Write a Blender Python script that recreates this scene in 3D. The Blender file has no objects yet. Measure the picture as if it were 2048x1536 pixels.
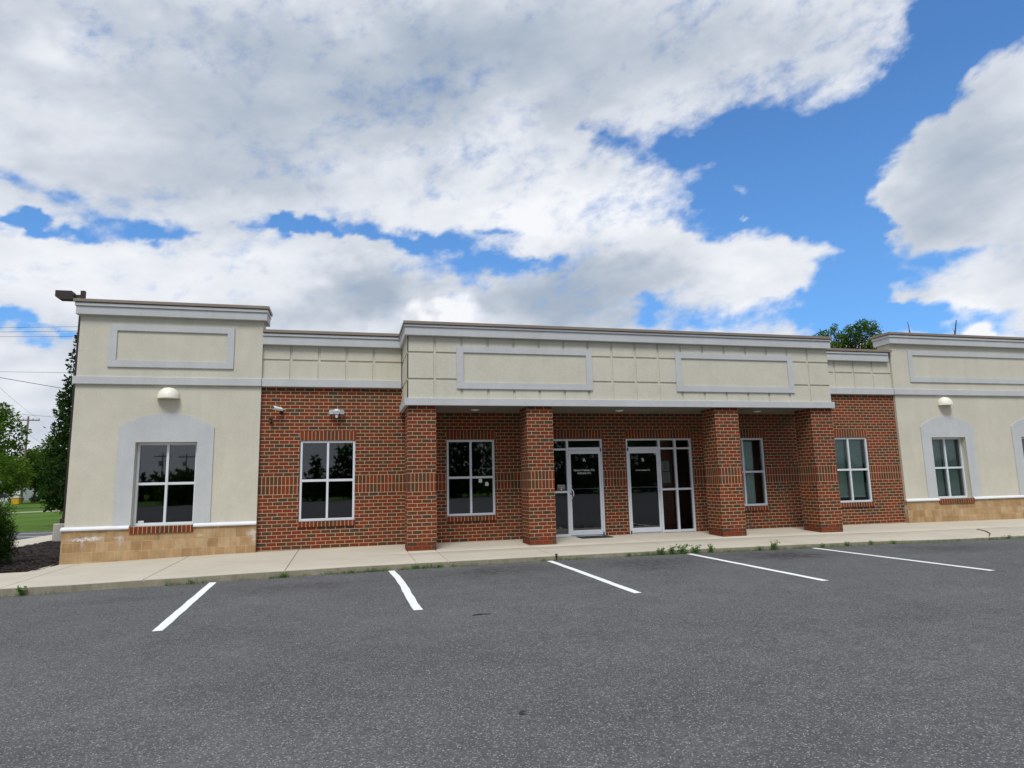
import bpy, bmesh, math, random
import numpy as np
from mathutils import Vector, Matrix

S = bpy.context.scene
COL = S.collection

# ---------------------------------------------------------------- camera
cam_data = bpy.data.cameras.new("camera")
cam = bpy.data.objects.new("camera", cam_data)
COL.objects.link(cam)
_r, _u, _f = (Vector(v) for v in ((0.97007, -0.24184, -0.02206), (-0.01487, -0.14983, 0.9886), (0.24239, 0.95868, 0.14894)))
cam.matrix_world = Matrix(((_r.x, _u.x, -_f.x, 1.88115), (_r.y, _u.y, -_f.y, -15.08775), (_r.z, _u.z, -_f.z, 1.33283), (0, 0, 0, 1)))
cam_data.sensor_width = 36.0
cam_data.lens = 36.0 * 1299.73 / 2048.0
cam_data.clip_start = 0.05
cam_data.clip_end = 6000.0
S.camera = cam

# ---------------------------------------------------------------- exposure
S.view_settings.view_transform = 'Standard'
S.view_settings.look = 'None'
S.view_settings.exposure = 0.0
S.view_settings.gamma = 1.0
S.view_settings.use_curve_mapping = False

# ---------------------------------------------------------------- sun
SUN_EL = math.radians(57)
SUN_AZ = math.radians(-158)          # clockwise from +Y
sun_vec = Vector((math.sin(SUN_AZ) * math.cos(SUN_EL), math.cos(SUN_AZ) * math.cos(SUN_EL), math.sin(SUN_EL)))
sl = bpy.data.lights.new("sun", 'SUN')
sl.energy = 2.6
sl.angle = math.radians(22)
sl.color = (1.0, 0.97, 0.91)
so = bpy.data.objects.new("sun", sl)
COL.objects.link(so)
so.rotation_euler = sun_vec.to_track_quat('Z', 'Y').to_euler()
so.location = sun_vec * 60

# ---------------------------------------------------------------- sky with broken cloud (by compass direction and height)
COVER=[(53.25,31.65,3.32,2.08,-21.9,-2.2),(51.07,29.64,3.11,2.38,11.2,-1.6),(48.86,27.75,3.22,2.66,24.8,-1.6),(45.54,25.95,4.13,2.76,15.4,-1.6),(39.94,25.83,4.78,2.62,-3.4,-1.6),(34.84,27.55,4.31,1.75,7.3,-1.3),(29.21,27.27,4.31,1.36,-3.9,-1.2),(23.42,28.86,1.59,0.78,-22,-0.8),(37.73,23.25,5.71,2.68,-11.2,-1.8),(40.94,20.36,3.28,2.29,-11.2,-1.2),(34.74,21.41,3.21,1.98,-9,-1.2),(30.93,20.92,1.69,1.01,-7.2,-0.8),(43.67,14.88,2.11,3.39,-25.6,-1.3),(41.69,12.65,2.8,1.37,-8,-1.2),(31.65,13.19,4.42,1.05,-5.8,-1.1),(26.63,14.25,0.86,1.28,-4.4,-0.7),(38.82,13.63,2.95,0.8,-7.7,-0.7),(47.94,10.99,5.3,1.25,-5.6,-1.8),(47.83,16,3.67,1.1,-0.6,-1.1),(55.48,30.47,1.74,1.75,-22.6,-1),(41.63,19.85,3.24,3.05,-11.2,-1),(43.3,16.48,1.57,3.44,-10.2,-1.2),(41.19,22.97,4.37,2.24,-12.4,-0.8),(36.96,14.27,4.5,1.01,-7.6,-0.8),(27.12,15.27,1.08,1.7,-4.7,-0.5),(34.94,23.92,1.07,0.54,-9.4,1.9),(35.31,20.89,0.81,0.24,-8.7,1.6),(41.51,26.14,1.66,0.37,-3.6,0.8),(39.46,24.89,1.55,0.33,-11.7,0.8),(43.84,26.91,1.09,0.28,-14.4,0.6),(53.58,25.22,3.5,2.29,44.7,1.3),(49.48,22.08,3.83,3.85,35.1,1.5),(46.19,19.29,2.88,2.23,9.1,1.3),(52.4,18.16,3.11,3.77,-15.1,0.9),(52.09,12.98,3.53,0.84,3,0.7),(46.53,12.89,3.44,0.6,-0.5,1),(44.76,15.38,1.35,0.34,-10.2,0.9),(35.22,17.33,5.78,2.02,-8.3,1.2),(39.98,18.21,2.22,1.16,-9.8,0.6),(50.3,10.08,1.74,0.64,-8.9,2.4),(-22.41,19.06,3.47,0.42,6.4,-1.3),(-16.97,20.15,3.16,0.59,0.7,-1.1),(-15.9,19.59,2.52,0.37,8.6,-0.8),(-24.47,18.87,1.78,0.3,12,-0.8),(-6.09,21.38,2.92,0.47,5.4,-1.1),(-2.33,21.61,4.76,0.49,-3.8,-1.2),(3.36,21.35,4.01,0.84,-12.2,-1.2),(6.96,20.64,3.19,0.76,0.7,-1.2),(11.5,18.98,3.67,1.11,-0.9,-1.3),(17,19.08,2.74,0.68,-2.5,-1.2),(13.39,21.5,2.77,0.34,-1.4,-0.7),(-9.3,21.48,1.59,0.31,6.9,-0.5),(19.26,18.34,1.13,0.6,-2.9,-0.6),(10.11,17.7,1.82,0.43,-0.3,-0.5),(-23.65,12.07,2.05,0.77,-7.5,-1.7),(-20.97,11.86,1.86,0.29,-3.1,-0.9),(-25.06,22.44,0.89,0.46,14.5,-0.6),(-22.27,21.25,3.4,0.49,-16.6,-0.55),(-24.63,10.2,1.7,0.41,6.2,0.8),(7.9,25.38,2.76,0.57,-8,-0.45)]
SHADE=[(1.63,17.1,4.42,2.12,1.7,1.5),(19.16,15.77,6.67,2.61,-3.4,1.4),(23.75,17.87,5.25,1.49,-4.8,0.6),(-7.16,17.36,0.72,0.56,5,0.5),(-0.36,31.96,15.03,4.05,10,0.75),(-15.47,29.87,6.66,2.88,-7.7,0.4),(24.62,33.38,6.31,2.59,0.5,0.45),(11.35,36.48,9.61,2.12,5.2,0.4),(36.79,34.61,7.7,1.4,-1.8,0.3),(-11.16,34.81,10.83,1.31,8.8,0.3),(51.68,22.15,3.11,3.06,35.3,0.7),(47.54,19.36,2.8,1.65,8.7,0.5),(-11.77,24.54,8.13,1.86,7.6,0.35),(-24.13,25.33,3.82,1.95,14.9,0.2),(-10.79,20.13,2.74,1.16,6.8,0.35),(-0.06,14.92,3.9,1.06,1.9,0.4),(-26.46,31.18,3.75,1.77,18.7,0.35),(50.38,10.79,1.74,1.43,-9.4,-1),(8.28,14.9,2.03,1.22,-0,-1.8),(22.7,23.97,8.86,2.87,-6,-0.5),(15.76,23.52,9.17,2.49,-3.4,-0.4),(-22.76,30.87,2.7,2.03,-14.4,-0.3),(35.25,17.73,5.79,1.61,-8.5,-0.4),(-13.96,16.64,11.77,2.31,5.3,-0.35),(-22.82,8.62,2.37,1.77,4.6,-0.4),(11.42,14.24,1.36,0.87,-0.7,-0.3)]

world = bpy.data.worlds.new("World")
S.world = world
world.use_nodes = True


class NT:
    """tiny helper for writing node trees"""
    def __init__(self, tree):
        self.t = tree
        self.n = tree.nodes
        self.l = tree.links

    def new(self, kind, **kw):
        nd = self.n.new(kind)
        for k, v in kw.items():
            setattr(nd, k, v)
        return nd

    def put(self, sock, v):
        if isinstance(v, bpy.types.NodeSocket):
            self.l.new(v, sock)
        elif v is not None:
            sock.default_value = v

    def math(self, op, a, b=None, c=None, clamp=False):
        nd = self.new('ShaderNodeMath', operation=op, use_clamp=clamp)
        self.put(nd.inputs[0], a)
        if b is not None:
            self.put(nd.inputs[1], b)
        if c is not None:
            self.put(nd.inputs[2], c)
        return nd.outputs[0]

    def vmath(self, op, a, b=None, out=0):
        nd = self.new('ShaderNodeVectorMath', operation=op)
        self.put(nd.inputs[0], a)
        if b is not None:
            self.put(nd.inputs[3 if op == 'SCALE' else 1], b)
        return nd.outputs[out]

    def noise(self, vec, scale, detail=3.0, rough=0.5, out=0, dist=0.0):
        nd = self.new('ShaderNodeTexNoise')
        self.put(nd.inputs['Vector'], vec)
        nd.inputs['Scale'].default_value = scale
        nd.inputs['Detail'].default_value = detail
        nd.inputs['Roughness'].default_value = rough
        nd.inputs['Distortion'].default_value = dist
        return nd.outputs[out]

    def mapr(self, v, a, b, c=0.0, d=1.0, smooth=False):
        nd = self.new('ShaderNodeMapRange')
        nd.interpolation_type = 'SMOOTHSTEP' if smooth else 'LINEAR'
        self.put(nd.inputs[0], v)
        for i, x in enumerate((a, b, c, d)):
            self.put(nd.inputs[i + 1], x)
        return nd.outputs[0]

    def mix(self, f, a, b, blend='MIX'):
        nd = self.new('ShaderNodeMix', data_type='RGBA', blend_type=blend)
        self.put(nd.inputs[0], f)
        for s_, v in ((nd.inputs[6], a), (nd.inputs[7], b)):
            if isinstance(v, (tuple, list)) and len(v) == 3:
                v = (*v, 1.0)
            self.put(s_, v)
        return nd.outputs[2]

    def ramp(self, v, stops, interp='LINEAR'):
        nd = self.new('ShaderNodeValToRGB')
        self.put(nd.inputs[0], v)
        cr = nd.color_ramp
        cr.interpolation = interp
        while len(cr.elements) < len(stops):
            cr.elements.new(0.5)
        for e, (p, c) in zip(cr.elements, stops):
            e.position = p
            e.color = (*c, 1.0) if len(c) == 3 else c
        return nd.outputs[0]

    def comb(self, x, y, z=0.0):
        nd = self.new('ShaderNodeCombineXYZ')
        for i, v in enumerate((x, y, z)):
            self.put(nd.inputs[i], v)
        return nd.outputs[0]


SKY_TINT = (0.56, 1.13, 1.72)


def sky_colour(t, vec=None):
    sky = t.new('ShaderNodeTexSky', sky_type='NISHITA')
    sky.sun_disc = False
    sky.sun_elevation = SUN_EL
    sky.sun_rotation = SUN_AZ
    sky.altitude = 100
    sky.air_density = 1.0
    sky.dust_density = 0.6
    sky.ozone_density = 2.5
    if vec is not None:
        t.l.new(vec, sky.inputs[0])
    return t.mix(1.0, sky.outputs[0], SKY_TINT, 'MULTIPLY')


def build_world():
    t = NT(world.node_tree)
    t.n.clear()
    out = t.new('ShaderNodeOutputWorld')
    bg = t.new('ShaderNodeBackground')
    bg.inputs[1].default_value = 0.1
    t.l.new(bg.outputs[0], out.inputs[0])
    tc = t.new('ShaderNodeTexCoord')
    n1 = t.noise(t.vmath('MULTIPLY', tc.outputs['Generated'], (1.0, 1.0, 2.2)), 2.3, 4, 0.55)
    alpha = t.mapr(n1, 0.36, 0.52, 0.0, 1.0, smooth=True)
    sz = t.new('ShaderNodeSeparateXYZ')
    t.l.new(tc.outputs['Generated'], sz.inputs[0])
    alpha = t.math('MAXIMUM', alpha, t.mapr(sz.outputs[2], 0.10, 0.32, 0.93, 0.0))
    cloud = t.ramp(t.mapr(n1, 0.4, 0.7), [(0.0, (9.0, 9.2, 9.6)), (0.5, (6.8, 7.1, 7.7)), (1.0, (5.2, 5.6, 6.4))])
    sp = t.new('ShaderNodeSeparateXYZ')
    t.l.new(tc.outputs['Generated'], sp.inputs[0])
    # cloudy skies are brighter overhead than near the horizon
    lum = t.mapr(sp.outputs[2], 0.0, 0.9, 0.60, 1.30)
    t.l.new(t.vmath('SCALE', t.mix(alpha, sky_colour(t), cloud), lum), bg.inputs[0])


build_world()
world.cycles.sampling_method = 'MANUAL'
world.cycles.sample_map_resolution = 1024


# value noise for the cloud bank
def vnoise(x, y, seed):
    rs = np.random.RandomState(seed)
    tab = rs.rand(256, 256)
    xi, yi = np.floor(x).astype(int), np.floor(y).astype(int)
    fx, fy = x - xi, y - yi
    fx, fy = fx * fx * (3 - 2 * fx), fy * fy * (3 - 2 * fy)
    g = lambda i, j: tab[(xi + i) & 255, (yi + j) & 255]
    return (g(0, 0) * (1 - fx) + g(1, 0) * fx) * (1 - fy) + (g(0, 1) * (1 - fx) + g(1, 1) * fx) * fy


def fbm(x, y, seed, octv=5, rough=0.55):
    a, s_, tot = 1.0, 0.0, 0.0
    for k in range(octv):
        s_ = s_ + a * vnoise(x * 2 ** k + 13.7 * k, y * 2 ** k + 7.1 * k, seed + k)
        tot += a
        a *= rough
    return s_ / tot


def build_sky():
    """the part of the sky this side of the building looks at: a dome wall far away, cloud density stored on its points"""
    R_ = 3200.0
    a0, a1, e0, e1, st = -52.0, 82.0, -1.6, 52.0, 0.2
    na, ne = int((a1 - a0) / st) + 1, int((e1 - e0) / st) + 1
    A, E = np.meshgrid(np.linspace(a0, a1, na), np.linspace(e0, e1, ne))
    wx = (fbm(A * 0.22, E * 0.4, 3) - 0.5) * 4.6 + (fbm(A * 0.9, E * 1.4, 71, 4) - 0.5) * 2.2
    wy = (fbm(A * 0.22, E * 0.4, 23) - 0.5) * 2.2 + (fbm(A * 0.9, E * 1.4, 91, 4) - 0.5) * 1.3
    PA, PE = A + wx, E + wy

    def field(blobs, v):
        for (ca, ce, sx, sy, rot, wt) in blobs:
            c, s_ = math.cos(math.radians(rot)), math.sin(math.radians(rot))
            dx, dy = PA - ca, PE - ce
            u_, w_ = (dx * c + dy * s_) / sx, (-dx * s_ + dy * c) / sy
            v = v + (wt * 1.25 if wt < 0 else wt) * np.exp(-0.87 * (u_ * u_ + w_ * w_))
        return v
    st_ = fbm((A * 0.96 + E * 0.28) * 0.10, (E * 0.96 - A * 0.20) * 0.62, 133, 6, 0.62) - 0.5
    cover = field(COVER, np.full(A.shape, 1.30)) + st_ * 1.3 + (fbm(A * 0.16, E * 0.3, 5, 6) - 0.5) * 0.8
    shade = field(SHADE, np.zeros(A.shape)) + st_ * 0.5 + (fbm(A * 0.14, E * 0.28, 55, 6) - 0.5) * 1.1 + 0.10 + 0.16 * np.clip((E - 20) / 12, 0, 1)
    a, e = np.radians(A), np.radians(E)
    co = np.stack([np.sin(a) * np.cos(e), np.cos(a) * np.cos(e), np.sin(e)], -1).reshape(-1, 3) * R_
    idx = np.arange(na * ne).reshape(ne, na)
    q = np.stack([idx[:-1, :-1], idx[1:, :-1], idx[1:, 1:], idx[:-1, 1:]], -1).reshape(-1, 4)
    me = bpy.data.meshes.new('sky')
    me.from_pydata(co.tolist(), [], q.tolist())
    for nm, dat in (('cover', cover), ('shade', shade)):
        at = me.attributes.new(nm, 'FLOAT', 'POINT')
        at.data.foreach_set('value', dat.astype(np.float32).ravel())
    o = bpy.data.objects.new('sky', me)
    COL.objects.link(o)
    o['kind'] = 'structure'
    m = bpy.data.materials.new('cloudy sky')
    m.use_nodes = True
    t = NT(m.node_tree)
    t.n.clear()
    out = t.new('ShaderNodeOutputMaterial')
    em = t.new('ShaderNodeEmission')
    em.inputs[1].default_value = 0.1
    t.l.new(em.outputs[0], out.inputs[0])
    tc = t.new('ShaderNodeTexCoord')
    d = t.vmath('SCALE', tc.outputs['Object'], 1.0 / R_)
    mp_ = t.new('ShaderNodeMapping')
    mp_.inputs['Rotation'].default_value = (0.0, 0.30, 0.0)
    t.l.new(d, mp_.inputs['Vector'])
    dn = t.vmath('MULTIPLY', mp_.outputs[0], (1.0, 1.0, 1.6))
    nf = t.noise(dn, 26.0, 6, 0.6)
    nw = t.noise(dn, 9.0, 5, 0.6)
    ca = t.new('ShaderNodeAttribute', attribute_name='cover')
    sa = t.new('ShaderNodeAttribute', attribute_name='shade')
    c = t.math('ADD', ca.outputs['Fac'], t.mapr(nf, 0.25, 0.75, -0.55, 0.55))
    c = t.math('ADD', c, t.mapr(nw, 0.3, 0.7, -0.35, 0.35))
    alpha = t.mapr(c, -0.35, 1.30, 0.0, 1.0, smooth=True)
    s_ = t.math('ADD', sa.outputs['Fac'], t.mapr(nf, 0.3, 0.7, 0.07, -0.07))
    s_ = t.math('ADD', s_, t.mapr(nw, 0.3, 0.7, 0.14, -0.14))
    cloud = t.ramp(t.mapr(s_, -0.6, 1.3), [(0.0, (9.3, 9.45, 9.8)), (0.32, (7.6, 7.95, 8.6)), (0.62, (5.5, 6.05, 6.9)), (1.0, (3.9, 4.65, 5.7))])
    sep = t.new('ShaderNodeSeparateXYZ')
    t.l.new(d, sep.inputs[0])
    blue = t.mix(t.mapr(sep.outputs[2], 0.02, 0.50, 0.42, 0.12), sky_colour(t, d), (3.0, 5.7, 9.4))
    t.l.new(t.mix(alpha, blue, cloud), em.inputs[0])
    me.materials.append(m)
    me.polygons.foreach_set('use_smooth', [True] * len(me.polygons))


build_sky()

# ================================================================ materials
MATS = {}


def mat(name, rough=0.7, metallic=0.0, spec=0.4):
    m = bpy.data.materials.new(name)
    m.use_nodes = True
    t = NT(m.node_tree)
    b = t.n['Principled BSDF']
    b.inputs['Roughness'].default_value = rough
    b.inputs['Metallic'].default_value = metallic
    b.inputs['Specular IOR Level'].default_value = spec
    MATS[name] = m
    return m, t, b


def bump(t, b, h, strength, dist):
    nd = t.new('ShaderNodeBump')
    nd.inputs['Strength'].default_value = strength
    nd.inputs['Distance'].default_value = dist
    t.l.new(h, nd.inputs['Height'])
    t.l.new(nd.outputs[0], b.inputs['Normal'])


def objco(t):
    return t.new('ShaderNodeTexCoord').outputs['Object']


def worldco(t):
    return t.new('ShaderNodeNewGeometry').outputs['Position']


def plain(name, col, rough=0.6, metallic=0.0, spec=0.4, var=0.06, scale=6.0, bmp=0.0, bscale=60.0):
    m, t, b = mat(name, rough, metallic, spec)
    co = worldco(t)
    n = t.noise(co, scale, 4, 0.6)
    lo = tuple(c * (1 - var) for c in col)
    hi = tuple(min(1, c * (1 + var)) for c in col)
    t.l.new(t.mix(t.mapr(n, 0.3, 0.7), lo, hi), b.inputs['Base Color'])
    if bmp:
        bump(t, b, t.noise(co, bscale, 3, 0.6), bmp, 0.004)
    return m


def eifs(name, col, streak=0.10, grain=0.10):
    """acrylic stucco: sandy grain, faint mottling, faint rain streaks"""
    m, t, b = mat(name, 0.9, 0, 0.2)
    co = worldco(t)
    g = t.noise(co, 210.0, 2, 0.7)
    g2 = t.noise(co, 42.0, 3, 0.65)
    big = t.noise(co, 1.1, 4, 0.6)
    st = t.noise(t.vmath('MULTIPLY', co, (7.0, 7.0, 0.6)), 1.0, 4, 0.6)
    f = t.math('ADD', t.mapr(g, 0.3, 0.7, -grain, grain), t.mapr(g2, 0.3, 0.7, -grain * 0.6, grain * 0.6))
    f = t.math('ADD', f, t.mapr(big, 0.3, 0.7, -0.05, 0.05))
    f = t.math('ADD', f, t.mapr(t.noise(co, 4.5, 5, 0.7), 0.3, 0.7, -0.03, 0.03))
    f = t.math('ADD', f, t.mapr(st, 0.35, 0.75, streak * 0.3, -streak))
    f = t.math('ADD', f, 1.0)
    c = t.vmath('SCALE', col, f)
    t.l.new(c, b.inputs['Base Color'])
    bump(t, b, t.math('ADD', g, t.math('MULTIPLY', g2, 0.6)), 0.35, 0.003)
    return m


def brick_mat(name, soldier=False, base_dirt=False):
    """UV in metres: running bond with a two-high soldier band, or soldiers only"""
    C_, L_ = 0.0781, 0.2032
    m, t, b = mat(name, 0.85, 0, 0.25)
    uv = t.new('ShaderNodeUVMap').outputs[0]
    wob = t.vmath('SCALE', t.vmath('SUBTRACT', t.noise(uv, 9.0, 2, 0.5, out=1), (0.5, 0.5, 0.5)), 0.006)
    p = t.vmath('ADD', uv, wob)

    def bt(vec, w, h, off, mort):
        nd = t.new('ShaderNodeTexBrick', offset=off, offset_frequency=2, squash=1.0)
        t.l.new(vec, nd.inputs['Vector'])
        nd.inputs['Color1'].default_value = (0, 0, 0, 1)
        nd.inputs['Color2'].default_value = (1, 1, 1, 1)
        nd.inputs['Mortar'].default_value = (0, 0, 0, 1)
        nd.inputs['Scale'].default_value = 1.0
        nd.inputs['Mortar Size'].default_value = mort
        nd.inputs['Mortar Smooth'].default_value = 0.15
        nd.inputs['Bias'].default_value = 0.0
        nd.inputs['Brick Width'].default_value = w
        nd.inputs['Row Height'].default_value = h
        return nd.outputs[0], nd.outputs[1]
    if soldier:
        col, fac = bt(p, 0.0815, 0.5, 0.0, 0.0052)
    else:
        c1, f1 = bt(t.vmath('ADD', p, (L_ * 20.0, C_ * 40, 0)), L_, C_, 0.5, 0.0052)
        c2, f2 = bt(t.vmath('ADD', p, (8.15 + 0.012, C_ * 2.5 * 20 - 15 * C_, 0)), 0.0815, C_ * 2.5, 0.0, 0.0052)
        sp = t.new('ShaderNodeSeparateXYZ')
        t.l.new(uv, sp.inputs[0])
        inb = t.math('MULTIPLY', t.math('GREATER_THAN', sp.outputs[1], 15 * C_), t.math('LESS_THAN', sp.outputs[1], 20 * C_))
        col = t.mix(inb, c1, c2)
        fac = t.math('ADD', t.math('MULTIPLY', f1, t.math('SUBTRACT', 1.0, inb)), t.math('MULTIPLY', f2, inb))
    grain = t.noise(uv, 70.0, 3, 0.7)
    body = t.ramp(col, [(0.0, (0.172, 0.030, 0.010)), (0.30, (0.190, 0.037, 0.011)), (0.45, (0.150, 0.034, 0.011)), (0.6, (0.108, 0.036, 0.016)),
                        (0.76, (0.104, 0.040, 0.017)), (0.9, (0.086, 0.042, 0.020)), (0.97, (0.064, 0.042, 0.024)), (1.0, (0.055, 0.040, 0.026))])
    body = t.mix(1.0, body, t.ramp(grain, [(0.25, (0.72, 0.72, 0.74)), (0.75, (1.25, 1.2, 1.18))]), 'MULTIPLY')
    mortar = t.mix(t.noise(uv, 25.0, 3, 0.6), (0.46, 0.34, 0.205), (0.63, 0.48, 0.305))
    big = t.noise(worldco(t), 0.9, 4, 0.6)
    if base_dirt:
        # the lowest two courses are caked with reddish mud
        sd = t.new('ShaderNodeSeparateXYZ')
        t.l.new(uv, sd.inputs[0])
        dm = t.math('ADD', sd.outputs[1], t.math('MULTIPLY', t.noise(uv, 7.0, 4, 0.6), 0.10))
        mortar = t.mix(t.mapr(dm, 0.16, 0.24, 0.85, 0.0), mortar, (0.16, 0.055, 0.030))
    c = t.mix(fac, body, mortar)
    c = t.mix(1.0, c, t.ramp(big, [(0.3, (0.88, 0.88, 0.88)), (0.7, (1.08, 1.07, 1.06))]), 'MULTIPLY')
    t.l.new(c, b.inputs['Base Color'])
    bump(t, b, t.math('ADD', t.math('MULTIPLY', fac, -1.0), t.math('MULTIPLY', grain, 0.25)), 0.7, 0.006)
    return m


def stone_mat():
    m, t, b = mat('tan split stone', 0.85, 0, 0.25)
    uv = t.new('ShaderNodeUVMap').outputs[0]
    nd = t.new('ShaderNodeTexBrick', offset=0.36, offset_frequency=2)
    t.l.new(t.vmath('ADD', uv, (20.05, 0.19 * 20 - 0.003, 0)), nd.inputs['Vector'])
    nd.inputs['Color1'].default_value = (0, 0, 0, 1)
    nd.inputs['Color2'].default_value = (1, 1, 1, 1)
    nd.inputs['Scale'].default_value = 1.0
    nd.inputs['Mortar Size'].default_value = 0.0042
    nd.inputs['Mortar Smooth'].default_value = 0.3
    nd.inputs['Brick Width'].default_value = 0.2055
    nd.inputs['Row Height'].default_value = 0.187
    fac = nd.outputs[1]
    n = t.noise(uv, 3.0, 5, 0.65)
    st = t.noise(t.vmath('MULTIPLY', uv, (14.0, 1.6, 1.0)), 1.0, 4, 0.6)
    body = t.ramp(nd.outputs[0], [(0.0, (0.36, 0.225, 0.105)), (0.5, (0.42, 0.275, 0.14)), (1.0, (0.47, 0.33, 0.185))])
    body = t.mix(1.0, body, t.ramp(n, [(0.3, (0.8, 0.78, 0.76)), (0.7, (1.15, 1.14, 1.12))]), 'MULTIPLY')
    body = t.mix(1.0, body, t.ramp(st, [(0.3, (0.86, 0.86, 0.84)), (0.7, (1.1, 1.1, 1.12))]), 'MULTIPLY')
    c = t.mix(t.math('MULTIPLY', fac, t.mapr(n, 0.35, 0.65, 0.15, 0.95)), body, (0.60, 0.47, 0.30))
    # white efflorescence
    acc = None
    warp = t.vmath('SCALE', t.vmath('SUBTRACT', t.noise(uv, 11.0, 4, 0.65, out=1), (0.5, 0.5, 0.5)), 0.16)
    pp = t.vmath('ADD', uv, warp)
    for (cx, cz, sx, sz, wt) in ((-3.28, 0.385, 0.17, 0.028, 1.3), (-3.03, 0.39, 0.12, 0.03, 1.2), (-3.25, 0.30, 0.02, 0.07, 0.7), (-2.57, 0.36, 0.05, 0.09, 0.6), (-2.62, 0.40, 0.10, 0.02, 0.6),
                                 (-0.08, 0.40, 0.08, 0.05, 1.0), (-0.03, 0.28, 0.03, 0.12, 0.7), (-1.08, 0.38, 0.05, 0.02, 0.7), (20.9, 0.25, 0.25, 0.05, 0.4)):
        d = t.vmath('DIVIDE', t.vmath('SUBTRACT', pp, (cx, cz, 0)), (sx, sz, 1))
        g = t.math('POWER', 0.4, t.vmath('DOT_PRODUCT', d, d, out=1))
        acc = t.math('MULTIPLY', g, wt) if acc is None else t.math('MULTIPLY_ADD', g, wt, acc)
    acc = t.math('MULTIPLY', acc, t.mapr(t.noise(uv, 38.0, 3, 0.6), 0.35, 0.6, 0.15, 0.85), clamp=True)
    c = t.mix(acc, c, (0.72, 0.72, 0.72))
    t.l.new(c, b.inputs['Base Color'])
    bump(t, b, t.math('ADD', t.math('MULTIPLY', fac, -1.0), t.math('MULTIPLY', t.noise(uv, 60, 3, 0.6), 0.4)), 0.5, 0.005)
    return m


def asphalt_mat():
    m, t, b = mat('worn asphalt', 0.88, 0, 0.25)
    co = worldco(t)
    big = t.noise(co, 0.35, 5, 0.6)
    mid = t.noise(co, 2.2, 5, 0.65)
    v = t.new('ShaderNodeTexVoronoi', feature='F1')
    v.inputs['Scale'].default_value = 135.0
    t.l.new(co, v.inputs['Vector'])
    sepc = t.new('ShaderNodeSeparateColor')
    t.l.new(v.outputs['Color'], sepc.inputs[0])
    fine = t.noise(co, 60.0, 4, 0.8)
    finer = t.noise(co, 26.0, 4, 0.75)
    base = t.mix(t.mapr(big, 0.3, 0.7), (0.084, 0.084, 0.086), (0.108, 0.108, 0.109))
    base = t.mix(1.0, base, t.ramp(mid, [(0.3, (0.86, 0.86, 0.87)), (0.7, (1.12, 1.12, 1.11))]), 'MULTIPLY')
    base = t.mix(1.0, base, t.ramp(fine, [(0.28, (0.48, 0.48, 0.50)), (0.5, (0.95, 0.95, 0.95)), (0.7, (1.55, 1.54, 1.50))]), 'MULTIPLY')
    base = t.mix(1.0, base, t.ramp(finer, [(0.3, (0.74, 0.74, 0.75)), (0.7, (1.26, 1.26, 1.25))]), 'MULTIPLY')
    chip = t.math('GREATER_THAN', sepc.outputs[0], 0.93)
    base = t.mix(t.math('MULTIPLY', chip, 0.40), base, (0.55, 0.54, 0.51))
    # oil and tyre stains, each a patch with its own outline
    warp = t.vmath('SCALE', t.vmath('SUBTRACT', t.noise(co, 1.6, 5, 0.7, out=1), (0.5, 0.5, 0.5)), 1.5)
    pp = t.vmath('MULTIPLY', t.vmath('ADD', co, warp), (1, 1, 0))
    acc = None
    for (cx, cy, sx, sy, wt) in ((4.3, -4.1, 1.0, 0.50, 0.9), (7.1, -4.2, 0.95, 0.60, 0.9), (9.9, -4.15, 0.85, 0.55, 1.2), (13.6, -4.3, 1.0, 0.6, 0.9), (16.8, -4.4, 1.2, 0.4, 0.7), (1.1, -4.4, 0.8, 0.35, 0.6), (6.9, -5.0, 0.5, 0.2, 0.5), (-1.2, -4.5, 0.5, 0.2, 0.5)):
        d = t.vmath('DIVIDE', t.vmath('SUBTRACT', pp, (cx, cy, 0)), (sx, sy, 1))
        g = t.math('POWER', 0.4, t.vmath('DOT_PRODUCT', d, d, out=1))
        acc = t.math('MULTIPLY', g, wt) if acc is None else t.math('MULTIPLY_ADD', g, wt, acc)
    acc = t.math('MULTIPLY', acc, t.mapr(t.noise(co, 7.0, 5, 0.7), 0.35, 0.62, 0.1, 0.95), clamp=True)
    base = t.mix(acc, base, (0.035, 0.034, 0.036))
    t.l.new(base, b.inputs['Base Color'])
    bump(t, b, t.math('ADD', fine, t.math('MULTIPLY', v.outputs['Distance'], -0.5)), 0.65, 0.008)
    return m


def concrete_mat(name, col, dirt=0.0, streak=False):
    m, t, b = mat(name, 0.88, 0, 0.25)
    co = worldco(t)
    big = t.noise(co, 0.8, 5, 0.6)
    broom = t.noise(t.vmath('MULTIPLY', co, (1.3, 8.0, 8.0)), 1.2, 5, 0.7)
    g = t.noise(co, 110.0, 3, 0.7)
    f = t.math('ADD', t.mapr(big, 0.3, 0.7, -0.07, 0.07), t.mapr(broom, 0.3, 0.7, -0.06, 0.06))
    f = t.math('ADD', f, t.mapr(g, 0.3, 0.7, -0.07, 0.07))
    c = t.vmath('SCALE', col, t.math('ADD', f, 1.0))
    if dirt:
        s_ = t.noise(t.vmath('MULTIPLY', co, (5.0, 5.0, 2.0)), 1.2, 5, 0.7)
        c = t.mix(t.mapr(s_, 0.35, 0.68, 0.15, dirt), c, (0.15, 0.135, 0.085))
    else:
        s_ = t.noise(co, 3.1, 6, 0.7)
        c = t.mix(t.mapr(s_, 0.60, 0.78, 0.0, 0.35), c, (0.24, 0.215, 0.165))
    t.l.new(c, b.inputs['Base Color'])
    bump(t, b, g, 0.3, 0.003)
    return m


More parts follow.
